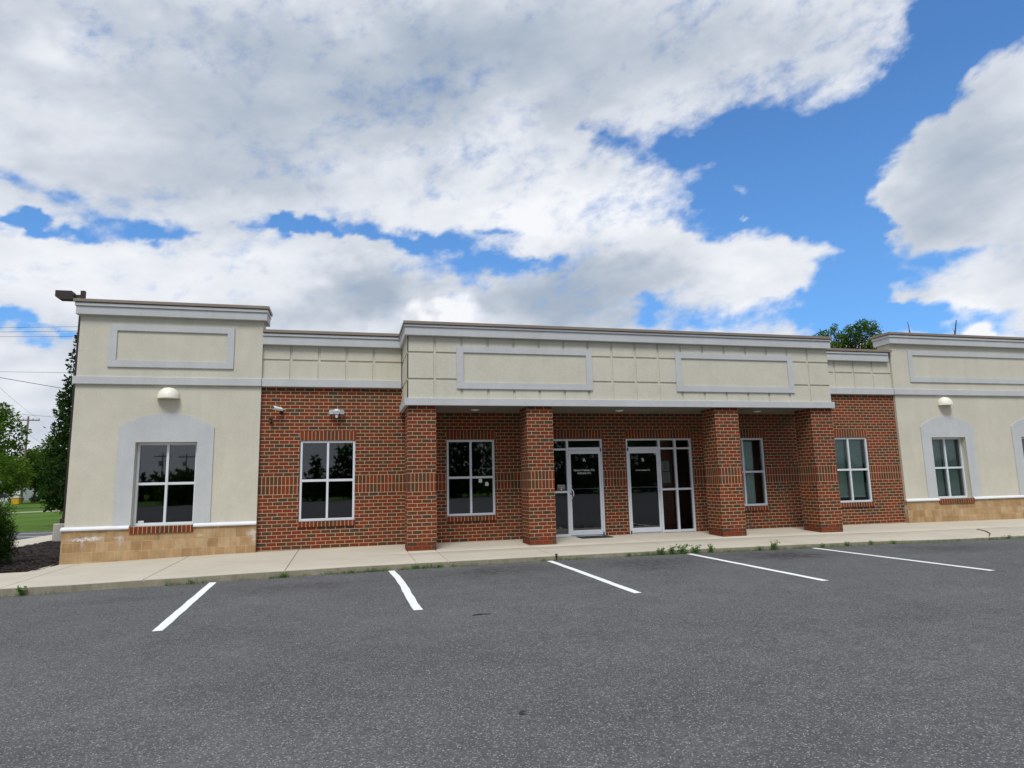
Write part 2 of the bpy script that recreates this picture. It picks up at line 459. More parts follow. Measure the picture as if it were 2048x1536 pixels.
def glass_mat(name, tint, refl=1.25):
    m = bpy.data.materials.new(name)
    m.use_nodes = True
    MATS[name] = m
    t = NT(m.node_tree)
    t.n.clear()
    out = t.new('ShaderNodeOutputMaterial')
    tr = t.new('ShaderNodeBsdfTransparent')
    tr.inputs[0].default_value = (*tint, 1)
    gl = t.new('ShaderNodeBsdfGlossy')
    gl.inputs['Roughness'].default_value = 0.015
    gl.inputs['Color'].default_value = (0.92, 0.96, 1.0, 1)
    fr = t.new('ShaderNodeFresnel')
    fr.inputs['IOR'].default_value = 1.55
    bm = t.new('ShaderNodeBump')
    bm.inputs['Strength'].default_value = 0.10
    bm.inputs['Distance'].default_value = 0.004
    t.l.new(t.noise(worldco(t), 1.6, 2, 0.5), bm.inputs['Height'])
    t.l.new(bm.outputs[0], gl.inputs['Normal'])
    mx = t.new('ShaderNodeMixShader')
    t.l.new(t.math('MULTIPLY', fr.outputs[0], refl, clamp=True), mx.inputs[0])
    t.l.new(tr.outputs[0], mx.inputs[1])
    t.l.new(gl.outputs[0], mx.inputs[2])
    t.l.new(mx.outputs[0], out.inputs[0])
    return m


def leaf_mat(name, c1, c2, c3, transl=0.35):
    m = bpy.data.materials.new(name)
    m.use_nodes = True
    MATS[name] = m
    t = NT(m.node_tree)
    t.n.clear()
    out = t.new('ShaderNodeOutputMaterial')
    at = t.new('ShaderNodeAttribute', attribute_name='tint')
    col = t.ramp(at.outputs['Fac'], [(0.0, c1), (0.55, c2), (1.0, c3)])
    d = t.new('ShaderNodeBsdfDiffuse')
    tl = t.new('ShaderNodeBsdfTranslucent')
    t.l.new(col, d.inputs[0])
    t.l.new(col, tl.inputs[0])
    mx = t.new('ShaderNodeMixShader')
    mx.inputs[0].default_value = transl
    t.l.new(d.outputs[0], mx.inputs[1])
    t.l.new(tl.outputs[0], mx.inputs[2])
    t.l.new(mx.outputs[0], out.inputs[0])
    return m


BRICK = brick_mat('red brown brick')
BRICKC = brick_mat('column brick', base_dirt=True)
SOLDIER = brick_mat('soldier brick', True)
STONE = stone_mat()
STUCCO = eifs('beige stucco', (0.560, 0.532, 0.432), 0.04, 0.12)
TRIM = eifs('grey stucco trim', (0.495, 0.507, 0.505), 0.04, 0.08)
TRIMW = plain('white moulding', (0.66, 0.67, 0.68), 0.7, var=0.05)
COPING = plain('brown metal coping', (0.235, 0.19, 0.145), 0.5, spec=0.5, var=0.08, scale=3)
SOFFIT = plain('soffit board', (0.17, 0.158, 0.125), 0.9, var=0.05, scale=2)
ALU = plain('clear anodised aluminium', (0.66, 0.69, 0.72), 0.5, 0.1, 0.5, var=0.04)
ASPHALT = asphalt_mat()
CONC = concrete_mat('pale concrete', (0.475, 0.432, 0.350))
KERB = concrete_mat('stained kerb concrete', (0.26, 0.235, 0.175), 0.85)
PAINT, _t, _b = mat('white line paint', 0.7)
_n = _t.noise(worldco(_t), 120.0, 4, 0.75)
_n2 = _t.noise(worldco(_t), 4.0, 4, 0.6)
_t.l.new(_t.mix(_t.mapr(_n, 0.56, 0.70, 0.0, 0.7), _t.mix(_n2, (0.72, 0.74, 0.72), (0.84, 0.85, 0.83)), (0.30, 0.30, 0.30)), _b.inputs['Base Color'])
GLASS = glass_mat('dark tinted glass', (0.13, 0.14, 0.15), 2.9)
GLASS_D = glass_mat('door glass', (0.42, 0.50, 0.50), 2.3)
GLASS_C = glass_mat('green tinted glass', (0.74, 0.90, 0.84), 1.2)
WHITE = plain('white plastic', (0.78, 0.78, 0.75), 0.4, var=0.03)
CREAM = plain('cream plastic', (0.78, 0.75, 0.63), 0.45, var=0.03)
GREYP = plain('grey plastic', (0.42, 0.44, 0.48), 0.45, var=0.03)
BLACKP = plain('black plastic', (0.015, 0.015, 0.016), 0.45)
BRONZE = plain('dark bronze paint', (0.028, 0.020, 0.017), 0.5)
PAPER = plain('paper', (0.66, 0.70, 0.64), 0.9, var=0.03)
INK = plain('grey print', (0.20, 0.22, 0.21), 0.9)
LETTER = plain('white vinyl lettering', (0.82, 0.84, 0.82), 0.6, var=0.0)
SIGNBR = plain('brown sign vinyl', (0.16, 0.12, 0.10), 0.6)
BLIND = plain('white blind slats', (0.70, 0.72, 0.68), 0.6, var=0.02)
CURTAIN = plain('sheer curtain', (0.72, 0.73, 0.72), 0.9)
ROOM = plain('room wall', (0.30, 0.29, 0.27), 0.9)
CARPET = plain('dark carpet', (0.06, 0.065, 0.08), 0.95, bmp=0.3)
ROOFM = plain('roof membrane', (0.35, 0.34, 0.32), 0.9)
RUBBER = plain('black rubber mat', (0.02, 0.02, 0.021), 0.85, bmp=0.5, bscale=300)
MULCH = plain('dark mulch', (0.017, 0.011, 0.009), 0.95, var=0.5, scale=30, bmp=0.9, bscale=40)
MULCHB = plain('brown mulch chips', (0.032, 0.020, 0.014), 0.95, var=0.4, scale=20)
WOODP = plain('weathered pole wood', (0.22, 0.17, 0.13), 0.9, var=0.2, scale=3, bmp=0.4, bscale=30)
BARK = plain('bark', (0.085, 0.065, 0.05), 0.95, var=0.3, scale=8, bmp=0.8, bscale=14)
GALV = plain('galvanised tank', (0.36, 0.38, 0.40), 0.5, 0.3)
YELLOW = plain('yellow plastic', (0.75, 0.44, 0.02), 0.5)
WIREM = plain('black cable', (0.02, 0.02, 0.02), 0.6)
SIDING = plain('white siding', (0.74, 0.73, 0.70), 0.7)
SHINGLE = plain('pale shingle', (0.5, 0.5, 0.5), 0.9)
TWIG = plain('dry twig', (0.13, 0.085, 0.055), 0.9)
LEAFY = leaf_mat('weed green', (0.075, 0.17, 0.03), (0.12, 0.26, 0.045), (0.20, 0.30, 0.09))
LEAF_D = leaf_mat('dark green foliage', (0.014, 0.034, 0.010), (0.028, 0.060, 0.014), (0.055, 0.10, 0.022))
LEAF_M = leaf_mat('mid green foliage', (0.026, 0.060, 0.012), (0.050, 0.105, 0.020), (0.10, 0.16, 0.032))
LEAF_L = leaf_mat('light green foliage', (0.045, 0.095, 0.014), (0.085, 0.165, 0.022), (0.16, 0.22, 0.04))
LEAF_Y = leaf_mat('yew foliage', (0.014, 0.036, 0.008), (0.040, 0.085, 0.014), (0.12, 0.17, 0.03), 0.2)
LEAF_B = leaf_mat('locust foliage', (0.040, 0.085, 0.007), (0.080, 0.150, 0.012), (0.15, 0.21, 0.02))


def grass_mat(name, c1, c2, c3):
    m, t, b = mat(name, 0.95, 0, 0.1)
    co = worldco(t)
    n = t.noise(co, 0.25, 6, 0.7)
    n2 = t.noise(co, 9.0, 5, 0.75)
    c = t.ramp(t.math('ADD', t.math('MULTIPLY', n, 0.6), t.math('MULTIPLY', n2, 0.4)), [(0.32, c1), (0.5, c2), (0.68, c3)])
    t.l.new(c, b.inputs['Base Color'])
    bump(t, b, n2, 0.9, 0.05)
    return m


GRASS = grass_mat('lawn grass', (0.040, 0.085, 0.012), (0.070, 0.135, 0.018), (0.12, 0.17, 0.03))


# ================================================================ mesh helpers
class MB:
    """collects faces; every face gets UVs in metres from the axis it faces"""
    def __init__(self):
        self.v, self.f, self.uv, self.mi = [], [], [], []

    def face(self, pts, mi=0, uv=None):
        i = len(self.v)
        self.v += [tuple(p) for p in pts]
        self.f.append(tuple(range(i, i + len(pts))))
        self.mi.append(mi)
        if uv is None:
            a, b_, c = Vector(pts[0]), Vector(pts[1]), Vector(pts[2])
            n = (b_ - a).cross(c - a)
            ax = max(range(3), key=lambda k: abs(n[k]))
            uv = [(p[1], p[2]) if ax == 0 else (p[0], p[2]) if ax == 1 else (p[0], p[1]) for p in pts]
        self.uv.append(uv)

    def box(self, x0, x1, y0, y1, z0, z1, mi=0, skip=''):
        F = {'f': [(x0, y0, z0), (x1, y0, z0), (x1, y0, z1), (x0, y0, z1)],
             'b': [(x1, y1, z0), (x0, y1, z0), (x0, y1, z1), (x1, y1, z1)],
             'l': [(x0, y1, z0), (x0, y0, z0), (x0, y0, z1), (x0, y1, z1)],
             'r': [(x1, y0, z0), (x1, y1, z0), (x1, y1, z1), (x1, y0, z1)],
             't': [(x0, y0, z1), (x1, y0, z1), (x1, y1, z1), (x0, y1, z1)],
             'd': [(x0, y1, z0), (x1, y1, z0), (x1, y0, z0), (x0, y0, z0)]}
        for k, p in F.items():
            if k not in skip:
                self.face(p, mi)

    def bbox(self, x0, x1, y0, y1, z0, z1, bv=0.006):
        """box with chamfered front edges"""
        self.face([(x0 + bv, y0, z0 + bv), (x1 - bv, y0, z0 + bv), (x1 - bv, y0, z1 - bv), (x0 + bv, y0, z1 - bv)])
        fr = [(x0 + bv, y0, z0 + bv), (x1 - bv, y0, z0 + bv), (x1 - bv, y0, z1 - bv), (x0 + bv, y0, z1 - bv)]
        sd = [(x0, y0 + bv, z0), (x1, y0 + bv, z0), (x1, y0 + bv, z1), (x0, y0 + bv, z1)]
        for i in range(4):
            j = (i + 1) % 4
            self.face([sd[i], sd[j], fr[j], fr[i]])
        self.box(x0, x1, y0 + bv, y1, z0, z1, skip='f')

    def tube(self, pts, radii, n=8, caps=True):
        pts = [Vector(p) for p in pts]
        if not isinstance(radii, (list, tuple)):
            radii = [radii] * len(pts)
        rings = []
        for i, p in enumerate(pts):
            d = (pts[min(i + 1, len(pts) - 1)] - pts[max(i - 1, 0)]).normalized()
            ref = Vector((0, 0, 1)) if abs(d.z) < 0.9 else Vector((1, 0, 0))
            a = d.cross(ref).normalized()
            b_ = d.cross(a)
            rings.append([p + (a * math.cos(2 * math.pi * k / n) + b_ * math.sin(2 * math.pi * k / n)) * radii[i] for k in range(n)])
        for r0, r1 in zip(rings, rings[1:]):
            for k in range(n):
                j = (k + 1) % n
                self.face([r0[k], r0[j], r1[j], r1[k]])
        if caps:
            self.face(rings[0][::-1])
            self.face(rings[-1])

    def lathe(self, c, prof, n=24, a0=0.0, a1=2 * math.pi, axis='z'):
        cx, cy, cz = c
        full = abs(a1 - a0 - 2 * math.pi) < 1e-6
        m = n if full else n + 1
        rings = []
        for (r, h) in prof:
            ring = []
            for k in range(m):
                a = a0 + (a1 - a0) * k / n
                if axis == 'z':
                    ring.append((cx + r * math.cos(a), cy + r * math.sin(a), cz + h))
                else:
                    ring.append((cx + r * math.cos(a), cy + h, cz + r * math.sin(a)))
            rings.append(ring)
        for r0, r1 in zip(rings, rings[1:]):
            for k in range(n):
                j = (k + 1) % m
                self.face([r0[k], r0[j], r1[j], r1[k]])

    def build(self, name, material, parent=None, smooth=False, origin=None, recalc=True):
        org = Vector(origin) if origin is not None else Vector((0, 0, 0))
        me = bpy.data.meshes.new(name)
        me.from_pydata([tuple(Vector(p) - org) for p in self.v], [], self.f)
        ul = me.uv_layers.new(name='UVMap')
        ul.data.foreach_set('uv', [c for f in self.uv for p in f for c in p])
        for m_ in (material if isinstance(material, (list, tuple)) else [material]):
            me.materials.append(m_)
        me.polygons.foreach_set('material_index', self.mi)
        bm = bmesh.new()
        bm.from_mesh(me)
        bmesh.ops.remove_doubles(bm, verts=bm.verts, dist=1e-5)
        if recalc:
            bmesh.ops.recalc_face_normals(bm, faces=bm.faces)
        bm.to_mesh(me)
        bm.free()
        if smooth:
            me.polygons.foreach_set('use_smooth', [True] * len(me.polygons))
            me.set_sharp_from_angle(angle=math.radians(40))
        o = bpy.data.objects.new(name, me)
        COL.objects.link(o)
        o.location = org
        if parent:
            put_under(o, parent)
        return o


def wloc(o):
    v = Vector(o.location)
    while o.parent:
        o = o.parent
        v += Vector(o.location)
    return v


def put_under(o, parent):
    here = Vector(o.location)
    o.parent = parent
    o.location = here - wloc(parent)


def tag(o, label, cat, group=None, kind=None):
    if label:
        o['label'] = label
        o['category'] = cat
    if group:
        o['group'] = group
    if kind:
        o['kind'] = kind
    return o


def thing(name, loc, label, cat, group=None):
    o = bpy.data.objects.new(name, None)
    COL.objects.link(o)
    o.location = loc
    o.empty_display_size = 0.2
    return tag(o, label, cat, group)


def copy_tree(o, parent=None):
    c = o.copy()
    COL.objects.link(c)
    c.parent = parent
    for ch in list(o.children):
        copy_tree(ch, c)
    return c


def text_mesh(name, body, size, loc, material, parent=None, width=None, font_offset=0.0, tracking=1.0):
    cu = bpy.data.curves.new(name, 'FONT')
    cu.body = body
    cu.size = size
    cu.align_x = 'CENTER'
    cu.align_y = 'CENTER'
    cu.offset = font_offset
    cu.space_character = tracking
    tmp = bpy.data.objects.new(name + '_tmp', cu)
    COL.objects.link(tmp)
    dg = bpy.context.evaluated_depsgraph_get()
    me = bpy.data.meshes.new_from_object(tmp.evaluated_get(dg))
    bpy.data.objects.remove(tmp)
    bpy.data.curves.remove(cu)
    me.transform(Matrix.Rotation(math.radians(90), 4, 'X'))
    if width:
        xs = [v.co.x for v in me.vertices]
        k = width / (max(xs) - min(xs))
        me.transform(Matrix.Diagonal((k, 1, 1, 1)))
    me.materials.clear()
    me.materials.append(material)
    me.name = name
    o = bpy.data.objects.new(name, me)
    COL.objects.link(o)
    o.location = loc
    if parent:
        put_under(o, parent)
    return o


# ================================================================ building
CB, LB = 0.0781, 0.2032
ZF = 0.0
XL, XR, XE = -3.60, 16.81, 23.45          # left end of building, start and end of right pavilion
building = thing('office_building', (7.0, 0.0, 0.0), 'single storey brick and beige stucco office building with a canopy on four brick columns', 'building')


def wall_grid(m, x0, x1, z0, z1, holes, y, th, back=True):
    xs = sorted({x0, x1, *[h[0] for h in holes], *[h[1] for h in holes]})
    zs = sorted({z0, z1, *[h[2] for h in holes], *[h[3] for h in holes]})
    xs = [x for x in xs if x0 <= x <= x1]
    zs = [z for z in zs if z0 <= z <= z1]
    for a, b_ in zip(xs, xs[1:]):
        for c, d in zip(zs, zs[1:]):
            mx, mz = (a + b_) / 2, (c + d) / 2
            if any(h[0] < mx < h[1] and h[2] < mz < h[3] for h in holes):
                continue
            m.face([(a, y, c), (b_, y, c), (b_, y, d), (a, y, d)])
            if back:
                m.face([(b_, y + th, c), (a, y + th, c), (a, y + th, d), (b_, y + th, d)])
    for (a, b_, c, d) in holes:
        c2, d2 = max(c, z0), min(d, z1)
        m.face([(a, y, c2), (a, y + th, c2), (a, y + th, d2), (a, y, d2)])
        m.face([(b_, y + th, c2), (b_, y, c2), (b_, y, d2), (b_, y + th, d2)])
        if d <= z1:
            m.face([(a, y, d), (a, y + th, d), (b_, y + th, d), (b_, y, d)])
        if c > z0:
            m.face([(a, y + th, c), (a, y, c), (b_, y, c), (b_, y + th, c)])


ZS, ZH = 0.575, 2.340        # window sill and head
W1 = (0.845, 2.030, ZS, ZH)
W2 = (4.090, 5.238, ZS, ZH)
EA = (6.145, 7.965, 0.0, ZH)
EB = (8.589, 10.408, 0.0, ZH)
W3 = (11.265, 12.515, ZS, ZH)
W4 = (14.560, 15.785, ZS, ZH)
# brick wall
m = MB()
wall_grid(m, 0.0, XR, -0.05, 3.56, [W1, W2, EA, EB, W3, W4], 0.0, 0.22)
m.build('brick_wall', BRICK, building)


def cells(m, x0, x1, z0, z1, gx, gz, y, d=0.020, g=0.025, s=0.004, left=True):
    """stucco face scored into panels by real grooves"""
    xs = [x0] + list(gx) + [x1]
    zs = [z0] + list(gz) + [z1]
    m.face([(x0, y + d, z0), (x1, y + d, z0), (x1, y + d, z1), (x0, y + d, z1)])
    for i in range(len(xs) - 1):
        for j in range(len(zs) - 1):
            a = xs[i] + (g if i else 0)
            b_ = xs[i + 1] - (g if i < len(xs) - 2 else 0)
            c = zs[j] + (g if j else 0)
            e = zs[j + 1] - (g if j < len(zs) - 2 else 0)
            if b_ <= a:
                continue
            fr = [(a + s, y, c + s), (b_ - s, y, c + s), (b_ - s, y, e - s), (a + s, y, e - s)]
            if i == 0:
                fr[0], fr[3] = (a, y, c + s), (a, y, e - s)
            if i == len(xs) - 2:
                fr[1], fr[2] = (b_, y, c + s), (b_, y, e - s)
            bk = [(a, y + d, c), (b_, y + d, c), (b_, y + d, e), (a, y + d, e)]
            m.face(fr)
            for k in range(4):
                l = (k + 1) % 4
                m.face([bk[k], bk[l], fr[l], fr[k]])


# low parapet sections above the brick
for (a, b_, gx) in ((0.0, 3.045, [0.602, 1.207, 1.812, 2.417]), (13.52, XR, [14.33, 14.935, 15.555, 16.19])):
    m = MB()
    cells(m, a, b_, 3.70, 4.47, gx, [4.13], 0.0)
    m.box(a, b_, 0.0205, 0.34, 3.56, 4.78, skip='f')
    m.face([(a, 0.0205, 4.47), (b_, 0.0205, 4.47), (b_, 0.0205, 4.78), (a, 0.0205, 4.78)])
    m.build('stucco_parapet', STUCCO, building)
    m = MB()
    m.bbox(a, b_ if b_ < 5 else XR + 0.0, -0.085, 0.05, 3.527, 3.703)
    m.build('trim_band', TRIM, building)
    m = MB()
    m.bbox(a, b_ - (0.0 if b_ < 5 else 0.10), -0.10, 0.05, 4.468, 4.655)
    m.bbox(a, b_ - (0.0 if b_ < 5 else 0.12), -0.125, 0.05, 4.657, 4.712)
    m.build('cornice', TRIM, building)
    m = MB()
    m.box(a + (0.002 if a == 0 else 0), b_ - (0 if b_ < 5 else 0.006), -0.15, 0.40, 4.735, 4.797)
    m.box(a + 0.01, b_ - 0.13, -0.11, 0.36, 4.713, 4.734)
    m.build('coping', COPING, building)

# pavilions
P_Y = -0.07
W0 = (-2.410, -1.232, 0.60, 2.320)
W5 = (17.885, 19.080, 0.60, 2.320)
W6 = (21.140, 22.335, 0.60, 2.320)


def ring(m, x0, x1, z0, z1, ix0, ix1, iz0, iz1, y0, y1, s=0.006):
    """flat picture frame standing proud of the wall, chamfered"""
    o_f = [(x0 + s, y0, z0 + s), (x1 - s, y0, z0 + s), (x1 - s, y0, z1 - s), (x0 + s, y0, z1 - s)]
    i_f = [(ix0 - s, y0, iz0 - s), (ix1 + s, y0, iz0 - s), (ix1 + s, y0, iz1 + s), (ix0 - s, y0, iz1 + s)]
    o_b = [(x0, y1, z0), (x1, y1, z0), (x1, y1, z1), (x0, y1, z1)]
    i_b = [(ix0, y1, iz0), (ix1, y1, iz0), (ix1, y1, iz1), (ix0, y1, iz1)]
    for k in range(4):
        l = (k + 1) % 4
        m.face([o_f[k], o_f[l], i_f[l], i_f[k]])
        m.face([o_b[k], o_b[l], o_f[l], o_f[k]])
        m.face([i_f[k], i_f[l], i_b[l], i_b[k]])


def arch_surround(win, x0, x1, name='arched_surround'):
    wx0, wx1, wz0, wz1 = win
    z0, zs, zt = 0.632, 2.628, 2.925
    cx, hw = (x0 + x1) / 2, (x1 - x0) / 2
    rise = zt - zs
    R_ = (hw * hw + rise * rise) / (2 * rise)
    cz = zt - R_
    a = math.asin(hw / R_)
    arc = [(cx + R_ * math.sin(-a + 2 * a * k / 24), cz + R_ * math.cos(-a + 2 * a * k / 24)) for k in range(25)]
    y0, y1 = P_Y - 0.022, P_Y + 0.002
    m = MB()
    m.face([(x0, y0, z0), (wx0, y0, z0), (wx0, y0, wz1), (x0, y0, wz1)])
    m.face([(wx1, y0, z0), (x1, y0, z0), (x1, y0, wz1), (wx1, y0, wz1)])
    top = [(x0, wz1), (wx0, wz1), (wx1, wz1), (x1, wz1)] + arc[::-1]
    m.face([(p[0], y0, p[1]) for p in top])
    out = [(x1, z0), (x1, wz1)] + arc[::-1] + [(x0, wz1), (x0, z0)]
    for p, q in zip(out, out[1:]):
        m.face([(p[0], y0, p[1]), (p[0], y1, p[1]), (q[0], y1, q[1]), (q[0], y0, q[1])])
    inn = [(wx0, z0), (wx0, wz1), (wx1, wz1), (wx1, z0)]
    for p, q in zip(inn, inn[1:]):
        m.face([(p[0], y0, p[1]), (p[0], y1, p[1]), (q[0], y1, q[1]), (q[0], y0, q[1])])
    m.build(name, TRIM, building)


def pavilion(x0, x1, wins, panel, archs, left_end):
    m = MB()
    wall_grid(m, x0, x1, 0.54, 5.02, wins, P_Y, 0.27)
    m.face([(x0, P_Y, 0.0), (x0, 12.0 if left_end else 0.38, 0.0), (x0, 12.0 if left_end else 0.38, 4.2), (x0, P_Y, 4.2)]) if left_end else None
    # ends and back of the parapet box
    for X in (x0, x1):
        m.face([(X, P_Y, 0.54), (X, 0.38, 0.54), (X, 0.38, 5.24), (X, P_Y, 5.24)])
    m.face([(x0, 0.38, 2.5), (x1, 0.38, 2.5), (x1, 0.38, 5.24), (x0, 0.38, 5.24)])
    m.face([(x0, P_Y, 5.02), (x1, P_Y, 5.02), (x1, P_Y, 5.24), (x0, P_Y, 5.24)])
    m.build('stucco_wall', STUCCO, building)
    # raised sign frame
    m = MB()
    ring(m, panel[0], panel[1], 3.895, 4.815, panel[0] + 0.160, panel[1] - 0.150, 4.045, 4.675, P_Y - 0.032, P_Y + 0.003)
    m.build('raised_frame', TRIM, building)
    m = MB()
    m.bbox(x0 - (0.05 if left_end else 0.03), x1 + 0.004, P_Y - 0.055, P_Y + 0.05, 3.527, 3.690)
    m.build('trim_band', TRIM, building)
    # cornice wraps the corners
    m = MB()
    m.bbox(x0 - 0.065, x1 + 0.085, P_Y - 0.10, 0.44, 4.992, 5.165, 0.004)
    m.bbox(x0 - 0.085, x1 + 0.100, P_Y - 0.125, 0.46, 5.167, 5.228, 0.004)
    m.build('cornice', TRIM, building)
    m = MB()
    m.box(x0 - 0.11, x1 + 0.125, P_Y - 0.15, 0.485, 5.249, 5.308)
    m.box(x0 - 0.07, x1 + 0.09, P_Y - 0.11, 0.44, 5.229, 5.248)
    m.build('coping', COPING, building)
    # stone base, pierced only by the brick sills set in its top course
    m = MB()
    segs = []
    for w in wins:
        segs.append((w[0] - 0.012, w[1] + 0.012, 0.455, 0.60))
    wall_grid(m, x0 - 0.025, x1 + 0.004, -0.12, 0.556, segs, P_Y - 0.04, 0.25, back=False)
    for X in (x0 - 0.025, x1 + 0.004):
        m.face([(X, P_Y - 0.04, -0.12), (X, 0.25, -0.12), (X, 0.25, 0.556), (X, P_Y - 0.04, 0.556)])
    m.face([(x0 - 0.025, P_Y - 0.04, 0.556), (x1 + 0.004, P_Y - 0.04, 0.556), (x1 + 0.004, P_Y + 0.01, 0.556), (x0 - 0.025, P_Y + 0.01, 0.556)])
    m.build('stone_base', STONE, building)
    # sloped white moulding on top of the stone
    m = MB()
    xs = [x0 - 0.045] + [v for w in wins for v in (w[0] - 0.012, w[1] + 0.012)] + [x1 + 0.006]
    for a, b_ in zip(xs[::2], xs[1::2]):
        pr = [(P_Y - 0.030, 0.5565), (P_Y - 0.075, 0.5565), (P_Y - 0.080, 0.572), (P_Y - 0.078, 0.590), (P_Y - 0.025, 0.630), (P_Y + 0.005, 0.631)]
        for p, q in zip(pr, pr[1:]):
            m.face([(a, p[0], p[1]), (b_, p[0], p[1]), (b_, q[0], q[1]), (a, q[0], q[1])])
        for X in (a, b_):
            m.face([(X, p[0], p[1]) for p in pr])
        m.build('moulding', TRIMW, building)
        m = MB()
    for w, (a0, a1) in zip(wins, archs):
        arch_surround(w, a0, a1)


pavilion(XL, 0.0, [W0], (-3.040, -0.580), [(-2.735, -0.912)], True)
pavilion(XR, XE, [W5, W6], (17.385, 22.85), [(17.552, 19.405), (20.822, 22.660)], False)

# canopy over the entrances
CF = -1.395
CXL, CXR = 3.064, 13.554
gx = [3.645 + 0.5819 * i for i in range(17)]
m = MB()
cells(m, CXL, CXR, 3.118, 4.470, gx, [3.533, 4.110], CF)
m.box(CXL, CXR, CF + 0.0205, 0.34, 2.99, 4.74, skip='fl')
m.face([(CXL, CF + 0.0205, 4.470), (CXR, CF + 0.0205, 4.470), (CXR, CF + 0.0205, 4.74), (CXL, CF + 0.0205, 4.74)])
# scored left cheek
sub = MB()
cells(sub, 0.0, 1.395, 3.118, 4.470, [0.42, 0.90], [3.533, 4.110], 0.0)
for f, u in zip(sub.f, sub.uv):
    m.face([(CXL + sub.v[i][1], -sub.v[i][0], sub.v[i][2]) for i in f][::-1])
m.face([(CXL + 0.0205, 0.34, 2.99), (CXL + 0.0205, CF + 0.0205, 2.99), (CXL + 0.0205, CF + 0.0205, 4.74), (CXL + 0.0205, 0.34, 4.74)])
m.build('canopy_fascia', STUCCO, building)
m = MB()
ring(m, 4.112, 7.228, 3.336, 4.274, 4.270, 7.079, 3.484, 4.131, CF - 0.032, CF + 0.003)
m.build('raised_frame', TRIM, building)
m = MB()
ring(m, 9.317, 12.509, 3.336, 4.274, 9.472, 12.354, 3.484, 4.131, CF - 0.032, CF + 0.003)
m.build('raised_frame', TRIM, building)
m = MB()   # flat panels inside the frames cover the scoring
m.box(4.265, 7.084, CF - 0.004, CF + 0.003, 3.480, 4.135, skip='b')
m.build('sign_panel', STUCCO, building)
m = MB()
m.box(9.467, 12.359, CF - 0.004, CF + 0.003, 3.480, 4.135, skip='b')
m.build('sign_panel', STUCCO, building)
m = MB()
m.bbox(3.006, 13.592, CF - 0.07, -0.002, 2.968, 3.124)
m.build('canopy_band', TRIM, building)
m = MB()
m.face([(3.08, -0.003, 2.965), (3.08, CF - 0.04, 2.965), (13.54, CF - 0.04, 2.965), (13.54, -0.003, 2.965)])
for k in range(1, 5):
    X = 3.06 + 10.34 * k / 5
    m.box(X - 0.012, X + 0.012, CF + 0.05, -0.01, 2.958, 2.964)
m.build('soffit', SOFFIT, building)
m = MB()
m.bbox(3.005, 13.60, CF - 0.10, 0.30, 4.471, 4.649, 0.004)
m.bbox(2.990, 13.615, CF - 0.125, 0.32, 4.651, 4.696, 0.004)
m.build('cornice', TRIM, building)
m = MB()
m.box(2.968, 13.638, CF - 0.15, 0.36, 4.709, 4.767)
m.box(3.0, 13.60, CF - 0.11, 0.31, 4.697, 4.708)
m.build('coping', COPING, building)

# brick columns (24 inch square)
CY0 = -1.38


def column(x0, x1, y0=CY0, y1=CY0 + 0.62):
    m = MB()
    P = [(x0, y0), (x1, y0), (x1, y1), (x0, y1)]
    for k in range(4):
        l = (k + 1) % 4
        w = math.hypot(P[l][0] - P[k][0], P[l][1] - P[k][1])
        s = 3 * LB / w
        uv = [(0, -0.1), (w * s, -0.1), (w * s, 2.964), (0, 2.964)]
        m.face([(P[k][0], P[k][1], -0.1), (P[l][0], P[l][1], -0.1), (P[l][0], P[l][1], 2.964), (P[k][0], P[k][1], 2.964)], uv=uv)
    return m.build('column', BRICKC, building)


COLS = [(3.075, 3.666), (5.668, 6.256), (10.291, 10.904), (12.945, 13.553)]
for c in COLS:
    column(*c)


# windows -----------------------------------------------------------------
def bars(m, rects, y0, y1, bv=0.003):
    for (a, b_, c, d) in rects:
        m.bbox(a, b_, y0, y1, c, d, bv)


def brick_strip(m, x0, x1, z0, z1, y0, y1):
    """soldiers or rowlocks; UV shifted so bricks start at the left end"""
    F = [([(x0, y0, z0), (x1, y0, z0), (x1, y0, z1), (x0, y0, z1)], [(0, .02), (x1 - x0, .02), (x1 - x0, .02 + z1 - z0), (0, .02 + z1 - z0)])]
    F.append(([(x0, y0, z1), (x1, y0, z1), (x1, y1, z1), (x0, y1, z1)], [(0, .02), (x1 - x0, .02), (x1 - x0, .02 + y1 - y0), (0, .02 + y1 - y0)]))
    F.append(([(x0, y1, z0), (x1, y1, z0), (x1, y0, z0), (x0, y0, z0)], [(0, .02), (x1 - x0, .02), (x1 - x0, .02 + y1 - y0), (0, .02 + y1 - y0)]))
    for X in (x0, x1):
        F.append(([(X, y0, z0), (X, y1, z0), (X, y1, z1), (X, y0, z1)], [(.02, .02), (.05, .02), (.05, .1), (.02, .1)]))
    for p, uv in F:
        m.face(p, uv=uv)


